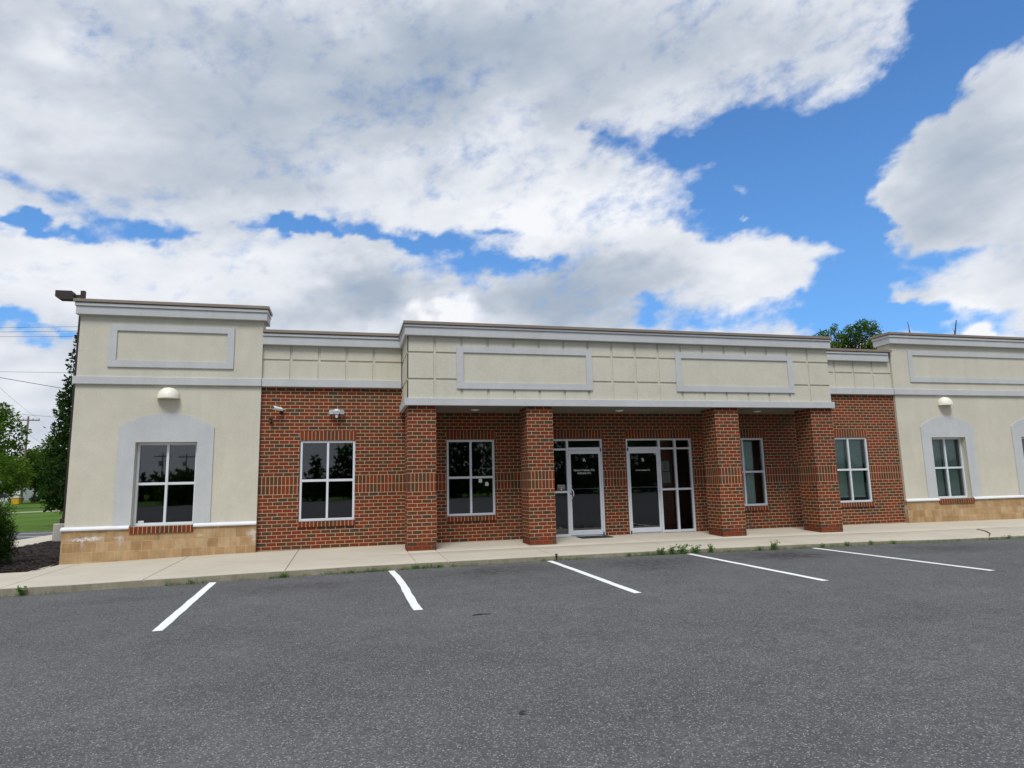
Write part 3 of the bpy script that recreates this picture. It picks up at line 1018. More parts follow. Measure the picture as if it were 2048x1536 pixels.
def window(w, yf, glass, blind=None, lintel=True, sill='brick', mull=None, side=0.05):
    x0, x1, z0, z1 = w
    mid = mull if mull else (x0 + x1) / 2
    zt = 1.458
    fw = 0.052
    m = MB()
    bars(m, [(x0 + .004, x0 + fw, z0 + .004, z1 - .004), (x1 - fw, x1 - .004, z0 + .004, z1 - .004)], yf, yf + 0.10)
    bars(m, [(x0 + fw, x1 - fw, z0 + .004, z0 + .058), (x0 + fw, x1 - fw, z1 - .052, z1 - .004)], yf + 0.001, yf + 0.10)
    bars(m, [(mid - .024, mid + .024, z0 + .058, z1 - .052)], yf + 0.004, yf + 0.095)
    bars(m, [(x0 + fw, mid - .024, zt - .026, zt + .026), (mid + .024, x1 - fw, zt - .026, zt + .026)], yf + 0.007, yf + 0.09)
    win = m.build('window', ALU, building)
    g = MB()
    for (a, b_) in ((x0 + fw - .003, mid - .021), (mid + .021, x1 - fw + .003)):
        for (c, d) in ((z0 + .055, zt - .023), (zt + .023, z1 - .049)):
            g.face([(a, yf + .045, c), (b_, yf + .045, c), (b_, yf + .045, d), (a, yf + .045, d)])
    g.build('pane', glass, win, recalc=False)
    if lintel:
        l = MB()
        brick_strip(l, x0 - .002, x1 + .010, z1 + .003, 32.5 * CB + 0.006, -0.006, 0.05)
        l.build('lintel', SOLDIER, win)
    s = MB()
    if lintel:
        brick_strip(s, x0 - .004, x1 + .012, 0.462, z0, -0.030, 0.10)
    else:
        brick_strip(s, x0 - .004, x1 + .004, 0.458, z0 - 0.003, P_Y - 0.062, 0.06)
    s.build('sill', SOLDIER, win)
    if blind == 'slats':
        b = MB()
        for (a, b_) in ((x0 + .06, mid - .03 + 0.02), (mid + .02, x1 - .075)):
            z = z1 - 0.06
            zb = z0 + (0.17 if sill == 'brick' else 0.02)
            while z > zb:
                b.face([(a, yf + .150, z), (b_, yf + .150, z), (b_, yf + .166, z - .0255), (a, yf + .166, z - .0255)])
                z -= 0.0225
            b.box(a, b_, yf + .145, yf + .175, zb - .03, zb - .005)
        b.build('blind', BLIND, win)
    return win


w1 = window(W1, 0.02, GLASS)
w2 = window(W2, 0.02, GLASS)
w3 = window(W3, 0.02, GLASS_C)
w4 = window(W4, 0.02, GLASS_C, 'slats')
w0 = window(W0, 0.055, GLASS, lintel=False, sill='stone')
w5 = window(W5, 0.055, GLASS_C, 'slats', lintel=False, sill='stone')
w6 = window(W6, 0.055, GLASS, lintel=False, sill='stone')
# sheer curtain hanging in two widths
m = MB()
for (a, b_) in ((11.33, 11.52), (11.93, 12.30)):
    n = 40
    prev = None
    for k in range(n + 1):
        X = a + (b_ - a) * k / n
        Y_ = 0.20 + 0.022 * math.sin(k * 1.15) + 0.008 * math.sin(k * 2.9)
        if prev:
            m.face([(prev[0], prev[1], 0.62), (X, Y_, 0.62), (X, Y_, 2.26), (prev[0], prev[1], 2.26)])
        prev = (X, Y_)
m.build('curtain', CURTAIN, w3, smooth=True)


# entrances ---------------------------------------------------------------
def entrance(x0, door_right, flip):
    """storefront: door bay plus two sidelights; flip puts the door on the right"""
    W_ = 1.819
    X = (lambda u: x0 + u) if not flip else (lambda u: x0 + W_ - u)

    def R_(a, b_, c, d):
        a, b_ = X(a), X(b_)
        return (min(a, b_), max(a, b_), c, d)
    yf = 0.02
    m = MB()
    zt = ZH - .003
    bars(m, [R_(.003, .050, .0, zt), R_(.886, .940, .0, zt), R_(1.333, 1.383, .0, zt), R_(1.766, 1.816, .0, zt)], yf, yf + .11)
    bars(m, [R_(.050, .886, 2.298, zt), R_(.940, 1.333, 2.298, zt), R_(1.383, 1.766, 2.298, zt)], yf + .002, yf + .11)
    bars(m, [R_(.050, .886, 2.060, 2.132), R_(.940, 1.333, 2.066, 2.112), R_(1.383, 1.766, 2.066, 2.112)], yf + .004, yf + .105)
    bars(m, [R_(.940, 1.333, 1.040, 1.090), R_(1.383, 1.766, 1.040, 1.090), R_(.940, 1.333, .004, .066), R_(1.383, 1.766, .004, .066)], yf + .004, yf + .105)
    m.box(*[v for v in (R_(.05, .886, 0, 0)[0], R_(.05, .886, 0, 0)[1])], yf + .01, yf + .13, 0.0, 0.018)
    fr = m.build('door_frame', ALU, building)
    g = MB()
    for (a, b_, c, d) in ((.047, .889, 2.129, 2.301), (.937, 1.336, 2.109, 2.301), (1.380, 1.769, 2.109, 2.301), (.937, 1.336, 1.087, 2.069), (1.380, 1.769, 1.087, 2.069), (.937, 1.336, .063, 1.043), (1.380, 1.769, .063, 1.043)):
        a, b_, c, d = R_(a, b_, c, d)
        g.face([(a, yf + .05, c), (b_, yf + .05, c), (b_, yf + .05, d), (a, yf + .05, d)])
    g.build('pane', GLASS_D, fr, recalc=False)
    l = MB()
    brick_strip(l, x0 - .006, x0 + W_ + .010, ZH + .003, 32.5 * CB + .006, -0.006, 0.05)
    l.build('lintel', SOLDIER, fr)
    # the leaf
    m = MB()
    dy = yf + .006
    bars(m, [R_(.054, .103, .030, 2.056), R_(.830, .882, .030, 2.056)], dy, dy + .045)
    bars(m, [R_(.103, .830, 1.976, 2.056), R_(.103, .830, .030, .146)], dy + .001, dy + .045)
    door = m.build('door', ALU, building)
    g = MB()
    a, b_, c, d = R_(.100, .833, .143, 1.979)
    g.face([(a, dy + .022, c), (b_, dy + .022, c), (b_, dy + .022, d), (a, dy + .022, d)])
    g.build('pane', GLASS_D, door, recalc=False)
    # offset pull handle on the latch side
    h = MB()
    hx = X(.856)
    s_ = -1 if not flip else 1
    pts = [(hx, dy, 1.118), (hx, dy - .045, 1.122), (hx + s_ * .02, dy - .062, 1.108), (hx + s_ * .045, dy - .066, 1.075), (hx + s_ * .045, dy - .066, 0.965), (hx + s_ * .02, dy - .062, 0.925), (hx, dy - .045, 0.910), (hx, dy, 0.914)]
    h.tube(pts, .0105, 8)
    h.build('handle', WHITE if flip else ALU, door, smooth=True)
    h = MB()
    h.lathe((hx, dy - .001, 1.02), [(0.0, -0.012), (.016, -0.012), (.018, -0.004), (.018, 0.002)], 14, axis='y')
    h.build('lock', BLACKP, door)
    h = MB()
    a, b_, _, _ = R_(.10, .835, 0, 0)
    h.box(a, b_, dy + .075, dy + .10, 1.122, 1.142)
    for X_ in (a, b_ - .03):
        h.box(X_, X_ + .03, dy + .046, dy + .10, 1.10, 1.16)
    h.build('push_bar', WHITE, door)
    for z in (.045, 2.07):
        h = MB()
        a, b_, _, _ = R_(.034, .062, 0, 0)
        h.box(a, b_, dy - .022, dy - .002, z - .035, z + .035)
        h.build('hinge', BLACKP if False else BRONZE, door)
    return fr, door, X


frA, doorA, XA = entrance(6.146, True, True)
frB, doorB, XB = entrance(8.589, False, False)
yl = 0.02 + .006 + .0205
text_mesh('lettering', 'A', 0.115, (7.489, yl, 1.818), LETTER, doorA)
text_mesh('lettering', 'Michael M. Rezaian, M.D.', 0.066, (7.485, yl, 1.578), LETTER, doorA, width=0.545)
text_mesh('lettering', 'Ali Rezaian, D.C.', 0.068, (7.485, yl, 1.506), LETTER, doorA, width=0.360)
text_mesh('lettering', 'B', 0.112, (9.049, yl, 1.806), LETTER, doorB)
text_mesh('lettering', 'Dr. Stefan Robertson D.D.', 0.050, (9.040, yl, 1.552), LETTER, doorB, width=0.385)

# rooms behind the glass, roof and outer walls ------------------------------
m = MB()
m.box(-3.3, 23.1, 0.27, 6.5, 0.004, 2.85, skip='df')
for X in (3.05, 5.9, 8.3, 10.75, 13.5, 16.9, 20.1):
    m.box(X, X + .1, 0.27, 6.5, 0.004, 2.85, skip='dt')
for (a, b_) in ((-3.3, W0[0]), (W0[1], W1[0]), (W1[1], W2[0]), (W2[1], EA[0]), (EA[1], EB[0]), (EB[1], W3[0]), (W3[1], W4[0]), (W4[1], W5[0]), (W5[1], W6[0]), (W6[1], 23.1)):
    m.face([(a + .02, .275, 0), (b_ - .02, .275, 0), (b_ - .02, .275, 2.85), (a + .02, .275, 2.85)])
m.build('room_walls', ROOM, building)
m = MB()
m.box(-3.3, 23.1, 0.23, 6.5, -0.05, 0.003)
m.build('carpet', CARPET, building)
m = MB()
m.box(XL + .01, XE - .01, 0.385, 12.0, 4.05, 4.25)
m.build('roof', ROOFM, building)
m = MB()
m.face([(XE, 0.3, -.1), (XE, 12, -.1), (XE, 12, 4.2), (XE, .3, 4.2)])
m.face([(XL, 12, -.1), (XE, 12, -.1), (XE, 12, 4.2), (XL, 12, 4.2)])
m.face([(XL, 0.25, -.2), (XL, 12, -.2), (XL, 12, 0.0), (XL, .25, 0.0)])
m.build('rear_wall', STUCCO, building)

# ================================================================ ground
def interp(x, pts):
    if x <= pts[0][0]:
        return pts[0][1]
    for (a, b_), (c, d) in zip(pts, pts[1:]):
        if x <= c:
            f = (x - a) / (c - a)
            f = f * f * (3 - 2 * f)
            return b_ + (d - b_) * f
    return pts[-1][1]


KY = -3.2
ZK = [(-8, -0.14), (-2.5, -0.100), (-1.1, -0.082), (0.4, -0.060), (2.1, -0.042), (5.0, -0.038), (7.0, -0.040), (10.6, -0.058), (12.0, -0.070), (15.5, -0.122), (24, -0.16)]
ZW = [(-8, -0.12), (-3.6, -0.082), (0.0, -0.016), (3.0, 0.0), (12.0, 0.0), (16.8, -0.014), (20.0, -0.032), (26, -0.05)]
ZA = [(-8, -0.26), (-3.0, -0.228), (-1.8, -0.206), (0.3, -0.178), (1.6, -0.160), (3.7, -0.141), (5.5, -0.127), (7.2, -0.128), (11.0, -0.152), (12.5, -0.157), (17.0, -0.187), (26, -0.22)]


def z_walk(x, y):
    f = min(1.2, max(0.0, y / KY))
    return interp(x, ZW) * (1 - f) + interp(x, ZK) * f


def z_lot(x, y):
    f = min(1.0, max(0.0, (-y - 14.0) / 30.0))
    return interp(x, ZA) * (1 - f) + (-0.26) * f


def struct(o):
    o['kind'] = 'structure'
    return o


# lawn and land out to the horizon, one sheet
m = MB()
N_ = 3100.0
m.face([(-N_, -N_, -0.34), (N_, -N_, -0.34), (N_, N_, -0.34), (-N_, N_, -0.34)])
struct(m.build('ground', GRASS))

# parking lot sheet
m = MB()
xs = [-60, -30, -14, -10] + [-8 + 0.5 * k for k in range(69)] + [32, 45, 70]
ys = [KY + 0.03, -4, -5, -6, -8, -10, -12, -14, -17, -20, -24, -28, -34, -40, -48, -57]
for a, b_ in zip(xs, xs[1:]):
    for c, d in zip(ys, ys[1:]):
        m.face([(a, d, z_lot(a, d)), (b_, d, z_lot(b_, d)), (b_, c, z_lot(b_, c)), (a, c, z_lot(a, c))])
struct(m.build('parking_lot', ASPHALT, smooth=True))

# sidewalk: slabs with tooled joints, monolithic kerb face in stained concrete
JX = [-11.8, -8.9, -6.1, -3.27, -1.28, 0.87, 3.07, 3.64, 5.62, 8.30, 10.95, 13.6, 16.2, 18.9, 21.5, 24.2, 27.0]
m = MB()
g = 0.011
cuts = [-40.0]
for j in JX:
    cuts += [j - g, j, j + g]
cuts += [40.0]
xs = []
for a, b_ in zip(cuts, cuts[1:]):
    n = max(1, int((b_ - a) / 0.45))
    xs += [a + (b_ - a) * k / n for k in range(n)]
xs.append(cuts[-1])
jset = set(JX)
LJ = -1.72      # joint running along the walk
yrow = [0.30, 0.0, -0.4, -0.8, -1.12, LJ + g, LJ, LJ - g, -2.3, -2.8, KY + 0.02, KY + 0.006, KY]
def zz(x, y):
    z = z_walk(x, y)
    if x in jset:
        z -= 0.022
    if y == LJ and 2.9 < x < 30:
        z -= 0.008
    if y == KY + 0.006:
        z -= 0.003
    if y == KY:
        z -= 0.014
    return z
for a, b_ in zip(xs, xs[1:]):
    for c, d in zip(yrow, yrow[1:]):
        if b_ <= -3.26 - 0.0 and c > -1.12 and b_ < -3.62:
            continue
        m.face([(a, d, zz(a, d)), (b_, d, zz(b_, d)), (b_, c, zz(b_, c)), (a, c, zz(a, c))])
    m.face([(a, KY - 0.004, -0.40), (b_, KY - 0.004, -0.40), (b_, KY, zz(b_, KY)), (a, KY, zz(a, KY))], 1)
struct(m.build('sidewalk', [CONC, KERB], smooth=True))

# stall lines: hand painted, edges wander a little
random.seed(4)
for (xa, xb, wob) in ((-0.232, -0.100, 0.0), (2.641, 2.730, 0.018), (5.512, 5.545, 0.006), (8.358, 8.385, 0.0), (11.19, 11.335, 0.0)):
    m = MB()
    pl = pr = None
    n = 48
    y0, y1 = KY - 0.06, -7.02
    for k in range(n + 1):
        f = k / n
        y = y0 + (y1 - y0) * f
        xc = xa + (xb - xa) * f + wob * math.sin(f * 5.5 - 0.4) + 0.002 * math.sin(f * 23 + xa)
        hw = 0.055 + 0.002 * math.sin(f * 31 + xa) + random.uniform(-0.002, 0.002)
        l, r = (xc - hw, y, z_lot(xc, y) + 0.004), (xc + hw, y, z_lot(xc, y) + 0.004)
        if pl:
            m.face([l, r, pr, pl])
        pl, pr = l, r
    struct(m.build('parking_line', PAINT))

# mulch bed at the left end of the building
mz = lambda x, y: -0.115 + 0.04 * math.sin(min(1, max(0, (y + 1.1) / 1.5)) * 1.57)
m = MB()
n1, n2 = 70, 90
def mp(i, j):
    x = -6.56 + (2.98) * i / n1
    y = -1.13 + (10.6) * j / n2
    e = 1 if (0 < i < n1 and 0 < j < n2) else 0
    return (x, y, mz(x, y) + e * (random.uniform(-.018, .018)) - (0.06 if not e else 0))
P_ = [[mp(i, j) for j in range(n2 + 1)] for i in range(n1 + 1)]
for i in range(n1):
    for j in range(n2):
        m.face([P_[i][j], P_[i + 1][j], P_[i + 1][j + 1], P_[i][j + 1]])
for _ in range(5200):
    x, y = random.uniform(-6.5, -3.66), random.uniform(-1.1, 9.2) if random.random() < .5 else random.uniform(-1.1, 3)
    z = mz(x, y) + random.uniform(0.005, 0.03)
    a, t_ = random.uniform(0, 6.28), random.uniform(-.5, .5)
    L_, w_ = random.uniform(.02, .06), random.uniform(.006, .016)
    dx, dy, dz = math.cos(a) * L_, math.sin(a) * L_, t_ * L_ * .5
    ex, ey = -math.sin(a) * w_, math.cos(a) * w_
    m.face([(x - dx - ex, y - dy - ey, z - dz), (x + dx - ex, y + dy - ey, z + dz), (x + dx + ex, y + dy + ey, z + dz + .004), (x - dx + ex, y - dy + ey, z - dz + .004)], 1 if random.random() < .45 else 0)
o = m.build('mulch_bed', [MULCH, MULCHB])
tag(o, 'dark brown mulch bed between the clipped shrub and the building corner', 'mulch', kind='stuff')

# concrete side walk running back towards the road
m = MB()
ys = [-1.2 + 0.5 * k for k in range(31)]
for a, b_ in zip(ys, ys[1:]):
    za, zb = (-0.125 - 0.003 * (v + 1.2) for v in (a, b_))
    m.face([(-8.32, a, za), (-6.53, a, za), (-6.53, b_, zb), (-8.32, b_, zb)])
    m.face([(-6.53, a, za - .2), (-6.53, a, za), (-6.53, b_, zb), (-6.53, b_, zb - .2)])
    m.face([(-8.32, a, za - .2), (-8.32, a, za), (-8.32, b_, zb), (-8.32, b_, zb - .2)])
m.face([(-8.32, 13.8, -.35), (-6.53, 13.8, -.35), (-6.53, 13.8, -.172), (-8.32, 13.8, -.172)])
struct(m.build('path', CONC))
# road behind, with edge line and centre line
m = MB()
m.face([(-160, 10.2, -.315), (90, 10.2, -.315), (90, 17.5, -.315), (-160, 17.5, -.315)])
m.face([(-60, -3.0, -.3155), (-8.3, -3.0, -.3155), (-8.3, 10.2, -.3155), (-60, 10.2, -.3155)])
struct(m.build('road', ASPHALT))
for (y, w_) in ((13.72, .07), (15.93, .06)):
    m = MB()
    m.face([(-160, y - w_, -.309), (90, y - w_, -.309), (90, y + w_, -.309), (-160, y + w_, -.309)])
    struct(m.build('road_line', PAINT))
# gravel path across the lawn beyond
m = MB()
pr = None
for k in range(61):
    X = -120 + 4 * k
    yc = 50.5 + 0.85 * (X + 24) * 0.35 * 0 + 3.0 + (X + 24) * 0.75 + math.sin(X * .3) * .3
    yc = 51.5 + (X + 24.5) * 0.9
    if X > 10:
        break
    q = ((X, yc - 2.2, -.333), (X, yc + 2.0, -.333))
    if pr and X > -75:
        m.face([pr[0], q[0], q[1], pr[1]])
    pr = q
struct(m.build('footpath', concrete_mat('pale gravel', (0.33, 0.30, 0.24))))


# ================================================================ foliage
def leaves(name, pts, nrm, size, material, parent, origin, seed, aspect=2.0, droop=0.0, tint=None):
    """many small folded leaf faces, one mesh"""
    rs = np.random.RandomState(seed)
    n = len(pts)
    d = rs.normal(size=(n, 3)) * 0.75 + nrm * 0.8
    d[:, 2] -= droop
    d /= np.linalg.norm(d, axis=1, keepdims=True) + 1e-9
    r = rs.normal(size=(n, 3))
    s_ = np.cross(d, r)
    s_ /= np.linalg.norm(s_, axis=1, keepdims=True) + 1e-9
    L_ = (size * rs.uniform(0.6, 1.35, n))[:, None]
    up = np.cross(s_, d)
    a = pts
    b_ = pts + d * L_ * 0.5 + s_ * L_ / aspect * 0.5 + up * L_ * 0.08
    c = pts + d * L_
    e = pts + d * L_ * 0.5 - s_ * L_ / aspect * 0.5 + up * L_ * 0.08
    co = np.stack([a, b_, c, e], 1).reshape(-1, 3) - np.array(origin)
    me = bpy.data.meshes.new(name)
    me.vertices.add(4 * n)
    me.vertices.foreach_set('co', co.astype(np.float32).ravel())
    me.loops.add(4 * n)
    me.loops.foreach_set('vertex_index', np.arange(4 * n, dtype=np.int32))
    me.polygons.add(n)
    me.polygons.foreach_set('loop_start', np.arange(0, 4 * n, 4, dtype=np.int32))
    me.update(calc_edges=True)
    at = me.attributes.new('tint', 'FLOAT', 'FACE')
    tv = rs.uniform(0, 1, n) if tint is None else np.clip(tint * 0.65 + rs.uniform(0, 1, n) * 0.4, 0, 1)
    at.data.foreach_set('value', tv.astype(np.float32))
    me.materials.append(material)
    me.validate()
    o = bpy.data.objects.new(name, me)
    COL.objects.link(o)
    o.location = origin
    if parent:
        put_under(o, parent)
    return o


def clump_points(clumps, per_r2, rs, jitter=0.25):
    P, Nn, T = [], [], []
    for (cx, cy, cz, rx, rz) in clumps:
        n = int(per_r2 * rx * rz) + 12
        u = rs.normal(size=(n, 3))
        u /= np.linalg.norm(u, axis=1, keepdims=True)
        rad = rs.uniform(0.35, 1.0, n) ** 0.6 * (1 + rs.normal(size=n) * jitter * 0.5)
        p = u * rad[:, None] * np.array([rx, rx, rz]) + np.array([cx, cy, cz])
        P.append(p)
        Nn.append(u)
        T.append(np.full(n, rs.uniform(0, 1)))
    return np.concatenate(P), np.concatenate(Nn), np.concatenate(T)


def tree(name, label, base, height, spread, crown0, seed, material, leaf=0.3, density=60, nclump=40, shape='round', cat='tree', group=None, top_r=0.0, trunk_r=None, twist=0.0, crsize=0.26):
    rs = np.random.RandomState(seed)
    random.seed(seed)
    bx, by, bz = base
    th = thing(name, base, label, cat, group)
    tr = trunk_r or height * 0.022
    clumps, limbs = [], []
    for k in range(nclump):
        f = (k + rs.uniform(0, 1)) / nclump
        if shape == 'cone':
            f = f ** 1.25
            prof = spread * (1 - f) ** 0.85 + 0.12 * spread
        elif shape == 'oval':
            prof = spread * math.sqrt(max(0.02, 1 - (2 * f - 0.85) ** 2 / 1.5))
        else:
            prof = spread * math.sqrt(max(0.05, 1 - (2 * f - 1) ** 2))
        h = crown0 + (height - crown0) * f
        a = k * 2.399 + rs.uniform(-.5, .5)
        rr = prof * rs.uniform(0.45, 0.95)
        cr = spread * crsize * rs.uniform(0.7, 1.25) * (0.55 if shape == 'cone' and f > .7 else 1)
        cx, cy, cz = bx + rr * math.cos(a), by + rr * math.sin(a), bz + h
        clumps.append((cx, cy, min(cz, bz + height - cr * 0.5), cr, cr * 0.72))
        if k % 2 == 0:
            limbs.append((cx, cy, cz))
    clumps.append((bx, by, bz + height - spread * 0.1, spread * crsize * 0.6, spread * crsize * 0.9))
    P, Nn, T = clump_points(clumps, density / (leaf * leaf) * 34.0, rs, 0.35)
    leaves('crown', P, Nn, leaf, material, th, base, seed, tint=T)
    m = MB()
    m.tube([(bx, by, bz - .1), (bx + tr * .2, by, bz + height * .25), (bx - tr * .3, by, bz + height * .6), (bx, by, bz + height * .93)], [tr * 1.25, tr, tr * .6, tr * .12], 8)
    for (cx, cy, cz) in limbs:
        hh = max(crown0 * 0.75, (cz - bz) - 0.45 * math.hypot(cx - bx, cy - by))
        a = (bx, by, bz + hh)
        mid = ((bx + cx) / 2, (by + cy) / 2, bz + hh + (cz - bz - hh) * .35)
        m.tube([a, mid, (cx, cy, cz)], [tr * .38, tr * .25, tr * .08], 5, caps=False)
    m.build('trunk', BARK, th, smooth=True, origin=base)
    return th


# tall conical tree right behind the left end of the building
tree('conical_tree', 'tall dark green conical tree rising close behind the left end of the building', (-11.72, 22.5, -0.34), 9.75, 1.22, 0.9, 11, LEAF_D, leaf=0.19, density=0.8, nclump=130, shape='cone', crsize=0.30)
tree('broadleaf_tree', 'big leafy tree cut by the left edge, its crown left of the crossarm pole', (-51.6, 98.0, -0.34), 15.2, 6.0, 4.2, 12, LEAF_L, leaf=0.55, density=1.0, nclump=46, shape='round')
tree('broadleaf_tree', 'low bright green tree under the big crown at the left edge, nearest the road', (-34.4, 66.0, -0.34), 5.6, 3.3, 1.7, 13, LEAF_L, leaf=0.34, density=0.9, nclump=34, shape='round')
tree('broadleaf_tree', 'airy light green tree with a thin trunk just right of the crossarm pole', (-49.3, 112.0, -0.34), 8.9, 3.8, 3.0, 14, LEAF_L, leaf=0.42, density=0.75, nclump=32, shape='round', trunk_r=0.16)
tree('broadleaf_tree', 'dark spreading tree with a short thick trunk between the two poles', (-43.7, 104.0, -0.34), 7.6, 4.9, 1.7, 15, LEAF_M, leaf=0.42, density=1.0, nclump=44, shape='round', trunk_r=0.3)
tree('broadleaf_tree', 'light green tree top showing behind the dark spreading tree', (-51.5, 128.0, -0.34), 12.6, 4.6, 4.0, 16, LEAF_L, leaf=0.5, density=0.8, nclump=38, shape='round')
tree('broadleaf_tree', 'dark tree mass behind the slim pole next to the building', (-44.0, 117.0, -0.34), 8.3, 5.5, 1.2, 17, LEAF_D, leaf=0.46, density=1.0, nclump=42, shape='round')
tree('broadleaf_tree', 'mid green tree filling the gap behind the conical tree', (-35.0, 101.0, -0.34), 7.6, 4.6, 1.0, 18, LEAF_M, leaf=0.42, density=1.0, nclump=36, shape='round')
# locust behind the roof on the right
LOC = [(29.64, 14.06, 9.41, 0.51), (28.68, 13.59, 9.31, 0.41), (29.97, 14.09, 9.14, 0.41), (29.78, 14.61, 9.09, 0.63), (28.58, 14.02, 9.02, 0.44), (29.09, 14.91, 9.48, 0.25), (28.92, 15.06, 9.16, 0.38), (28.91, 14.73, 8.68, 0.63), (29.35, 14.34, 8.39, 0.76), (29.48, 13.52, 8.38, 0.48), (29.95, 13.76, 8.78, 0.22), (28.21, 14.7, 8.54, 0.57), (27.64, 14.53, 8.26, 0.44), (28.99, 15.34, 8.24, 0.7), (29.58, 14.12, 7.93, 0.7), (29.37, 14.99, 7.89, 0.76), (28.29, 15.62, 8.22, 0.38), (28.45, 15.14, 9.68, 0.1), (28.17, 15.06, 9.51, 0.19), (27.79, 14.73, 9.21, 0.19), (28.34, 15.24, 9.18, 0.19), (27.39, 14.74, 9.09, 0.22), (27.73, 15.44, 9.32, 0.16), (27.24, 15.2, 9.02, 0.19), (27.91, 15.61, 9.08, 0.22), (26.92, 15.14, 8.88, 0.16), (27.77, 15.07, 8.84, 0.22), (28.06, 14.49, 8.89, 0.16), (28.44, 14.48, 8.78, 0.29)]
th = thing('locust_tree', (28.9, 14.6, -.34), 'feathery green tree showing above the low roof between canopy and right pavilion', 'tree')
rs = np.random.RandomState(21)
P, Nn, T = clump_points([(x, y, z, r_ * 0.80, r_ * 0.66) for (x, y, z, r_) in LOC] + [(28.9 + rs.uniform(-2, 2), 14.6 + rs.uniform(-1.5, 2.5), rs.uniform(5.4, 7.6), .8, .6) for _ in range(26)], 2600, rs, 0.45)
leaves('crown', P, Nn, 0.125, LEAF_B, th, (28.9, 14.6, -.34), 21, aspect=2.2, droop=0.35, tint=T)
m = MB()
m.tube([(28.9, 14.6, -.4), (28.95, 14.6, 3.0), (29.0, 14.6, 6.0), (29.5, 14.4, 9.0)], [.24, .2, .14, .03], 8)
for (x, y, z, r_) in LOC:
    m.tube([(28.95, 14.6, 6.0 + .1 * r_), ((28.95 + x) / 2, (14.6 + y) / 2, 7.4 if z < 9 else 7.9), (x, y, z)], [.06, .035, .012], 5, caps=False)
m.build('trunk', BARK, th, smooth=True, origin=(28.9, 14.6, -.34))

# distant wood closing the view on the left
rs = np.random.RandomState(5)
cl = []
for k in range(230):
    X = rs.uniform(-190, -25)
    cl.append((X, 178 + rs.uniform(-9, 9), rs.uniform(0.5, 7.5), rs.uniform(2.2, 4.0), rs.uniform(1.8, 3.0)))
P, Nn, T = clump_points(cl, 34.0, rs)
o = leaves('distant_woods', P, Nn, 1.15, LEAF_M, None, (-100, 178, -0.34), 6, tint=T)
tag(o, 'far belt of woodland closing the view at the left', 'woods', kind='stuff')

# clipped yew at the left edge
rs = np.random.RandomState(8)
th = thing('clipped_shrub', (-5.47, 0.1, -0.1), 'dense clipped evergreen shrub in the mulch at the left edge of the photo', 'shrub')
cl = []
for k in range(150):
    a, f = rs.uniform(0, 6.28), rs.uniform(0, 1)
    rr = (0.80 - 0.10 * f) * (0.93 + 0.1 * math.sin(3 * a))
    cl.append((-5.47 + rr * math.cos(a), 0.1 + rr * math.sin(a), -0.02 + 0.98 * f, 0.15, 0.17))
for k in range(60):
    a, r_ = rs.uniform(0, 6.28), rs.uniform(0, .72)
    cl.append((-5.47 + r_ * math.cos(a), 0.1 + r_ * math.sin(a), 0.98 + rs.uniform(-.05, .06), 0.14, 0.13))
P, Nn, T = clump_points(cl, 8200, rs, 0.4)
Nn[:, 2] += 0.7
leaves('foliage', P, Nn, 0.058, LEAF_Y, th, (-5.47, 0.1, -0.1), 9, aspect=4.5, tint=np.clip(T * .4 + np.clip((P[:, 2] - 0.75) * 1.0, 0, .7), 0, 1))
m = MB()
for k in range(7):
    a = k * .9
    m.tube([(-5.47 + .05 * math.cos(a), 0.1 + .05 * math.sin(a), -.15), (-5.47 + .3 * math.cos(a), 0.1 + .3 * math.sin(a), .5), (-5.47 + .5 * math.cos(a), 0.1 + .5 * math.sin(a), .95)], [.022, .015, .006], 5)
m.build('stem', BARK, th, origin=(-5.47, 0.1, -0.1))

# round bushes on the far lawn
for (x, y, r_, lab) in ((-52.0, 112.0, 1.1, 'round dark bush left of the yellow bin on the far lawn'), (-49.4, 112.5, 0.8, 'small dark bush right of the crossarm pole on the far lawn'), (-37.6, 96.0, .75, 'yellow green bush at the foot of the slim pole')):
    rs = np.random.RandomState(int(r_ * 100))
    P, Nn, T = clump_points([(x + rs.uniform(-.35, .35) * r_, y + rs.uniform(-.35, .35) * r_, r_ * rs.uniform(.35, .85) - .2, r_ * .7, r_ * .6) for _ in range(9)], 160, rs)
    o = leaves('round_bush', P, Nn, .22, LEAF_L if r_ < .78 else LEAF_D, None, (x, y, -.34), 3, tint=T)
    tag(o, lab, 'bush')


# weeds along the kerb --------------------------------------------------
def blade(m, x, y, z, h, a, lean, w_):
    dx, dy = math.cos(a), math.sin(a)
    sx, sy = -dy * w_, dx * w_
    m.face([(x - sx, y - sy, z), (x + sx, y + sy, z), (x + dx * lean * .45 + sx * .6, y + dy * lean * .45 + sy * .6, z + h * .62), (x + dx * lean * .45 - sx * .6, y + dy * lean * .45 - sy * .6, z + h * .62)])
    m.face([(x + dx * lean * .45 - sx * .6, y + dy * lean * .45 - sy * .6, z + h * .62), (x + dx * lean * .45 + sx * .6, y + dy * lean * .45 + sy * .6, z + h * .62), (x + dx * lean, y + dy * lean, z + h)])


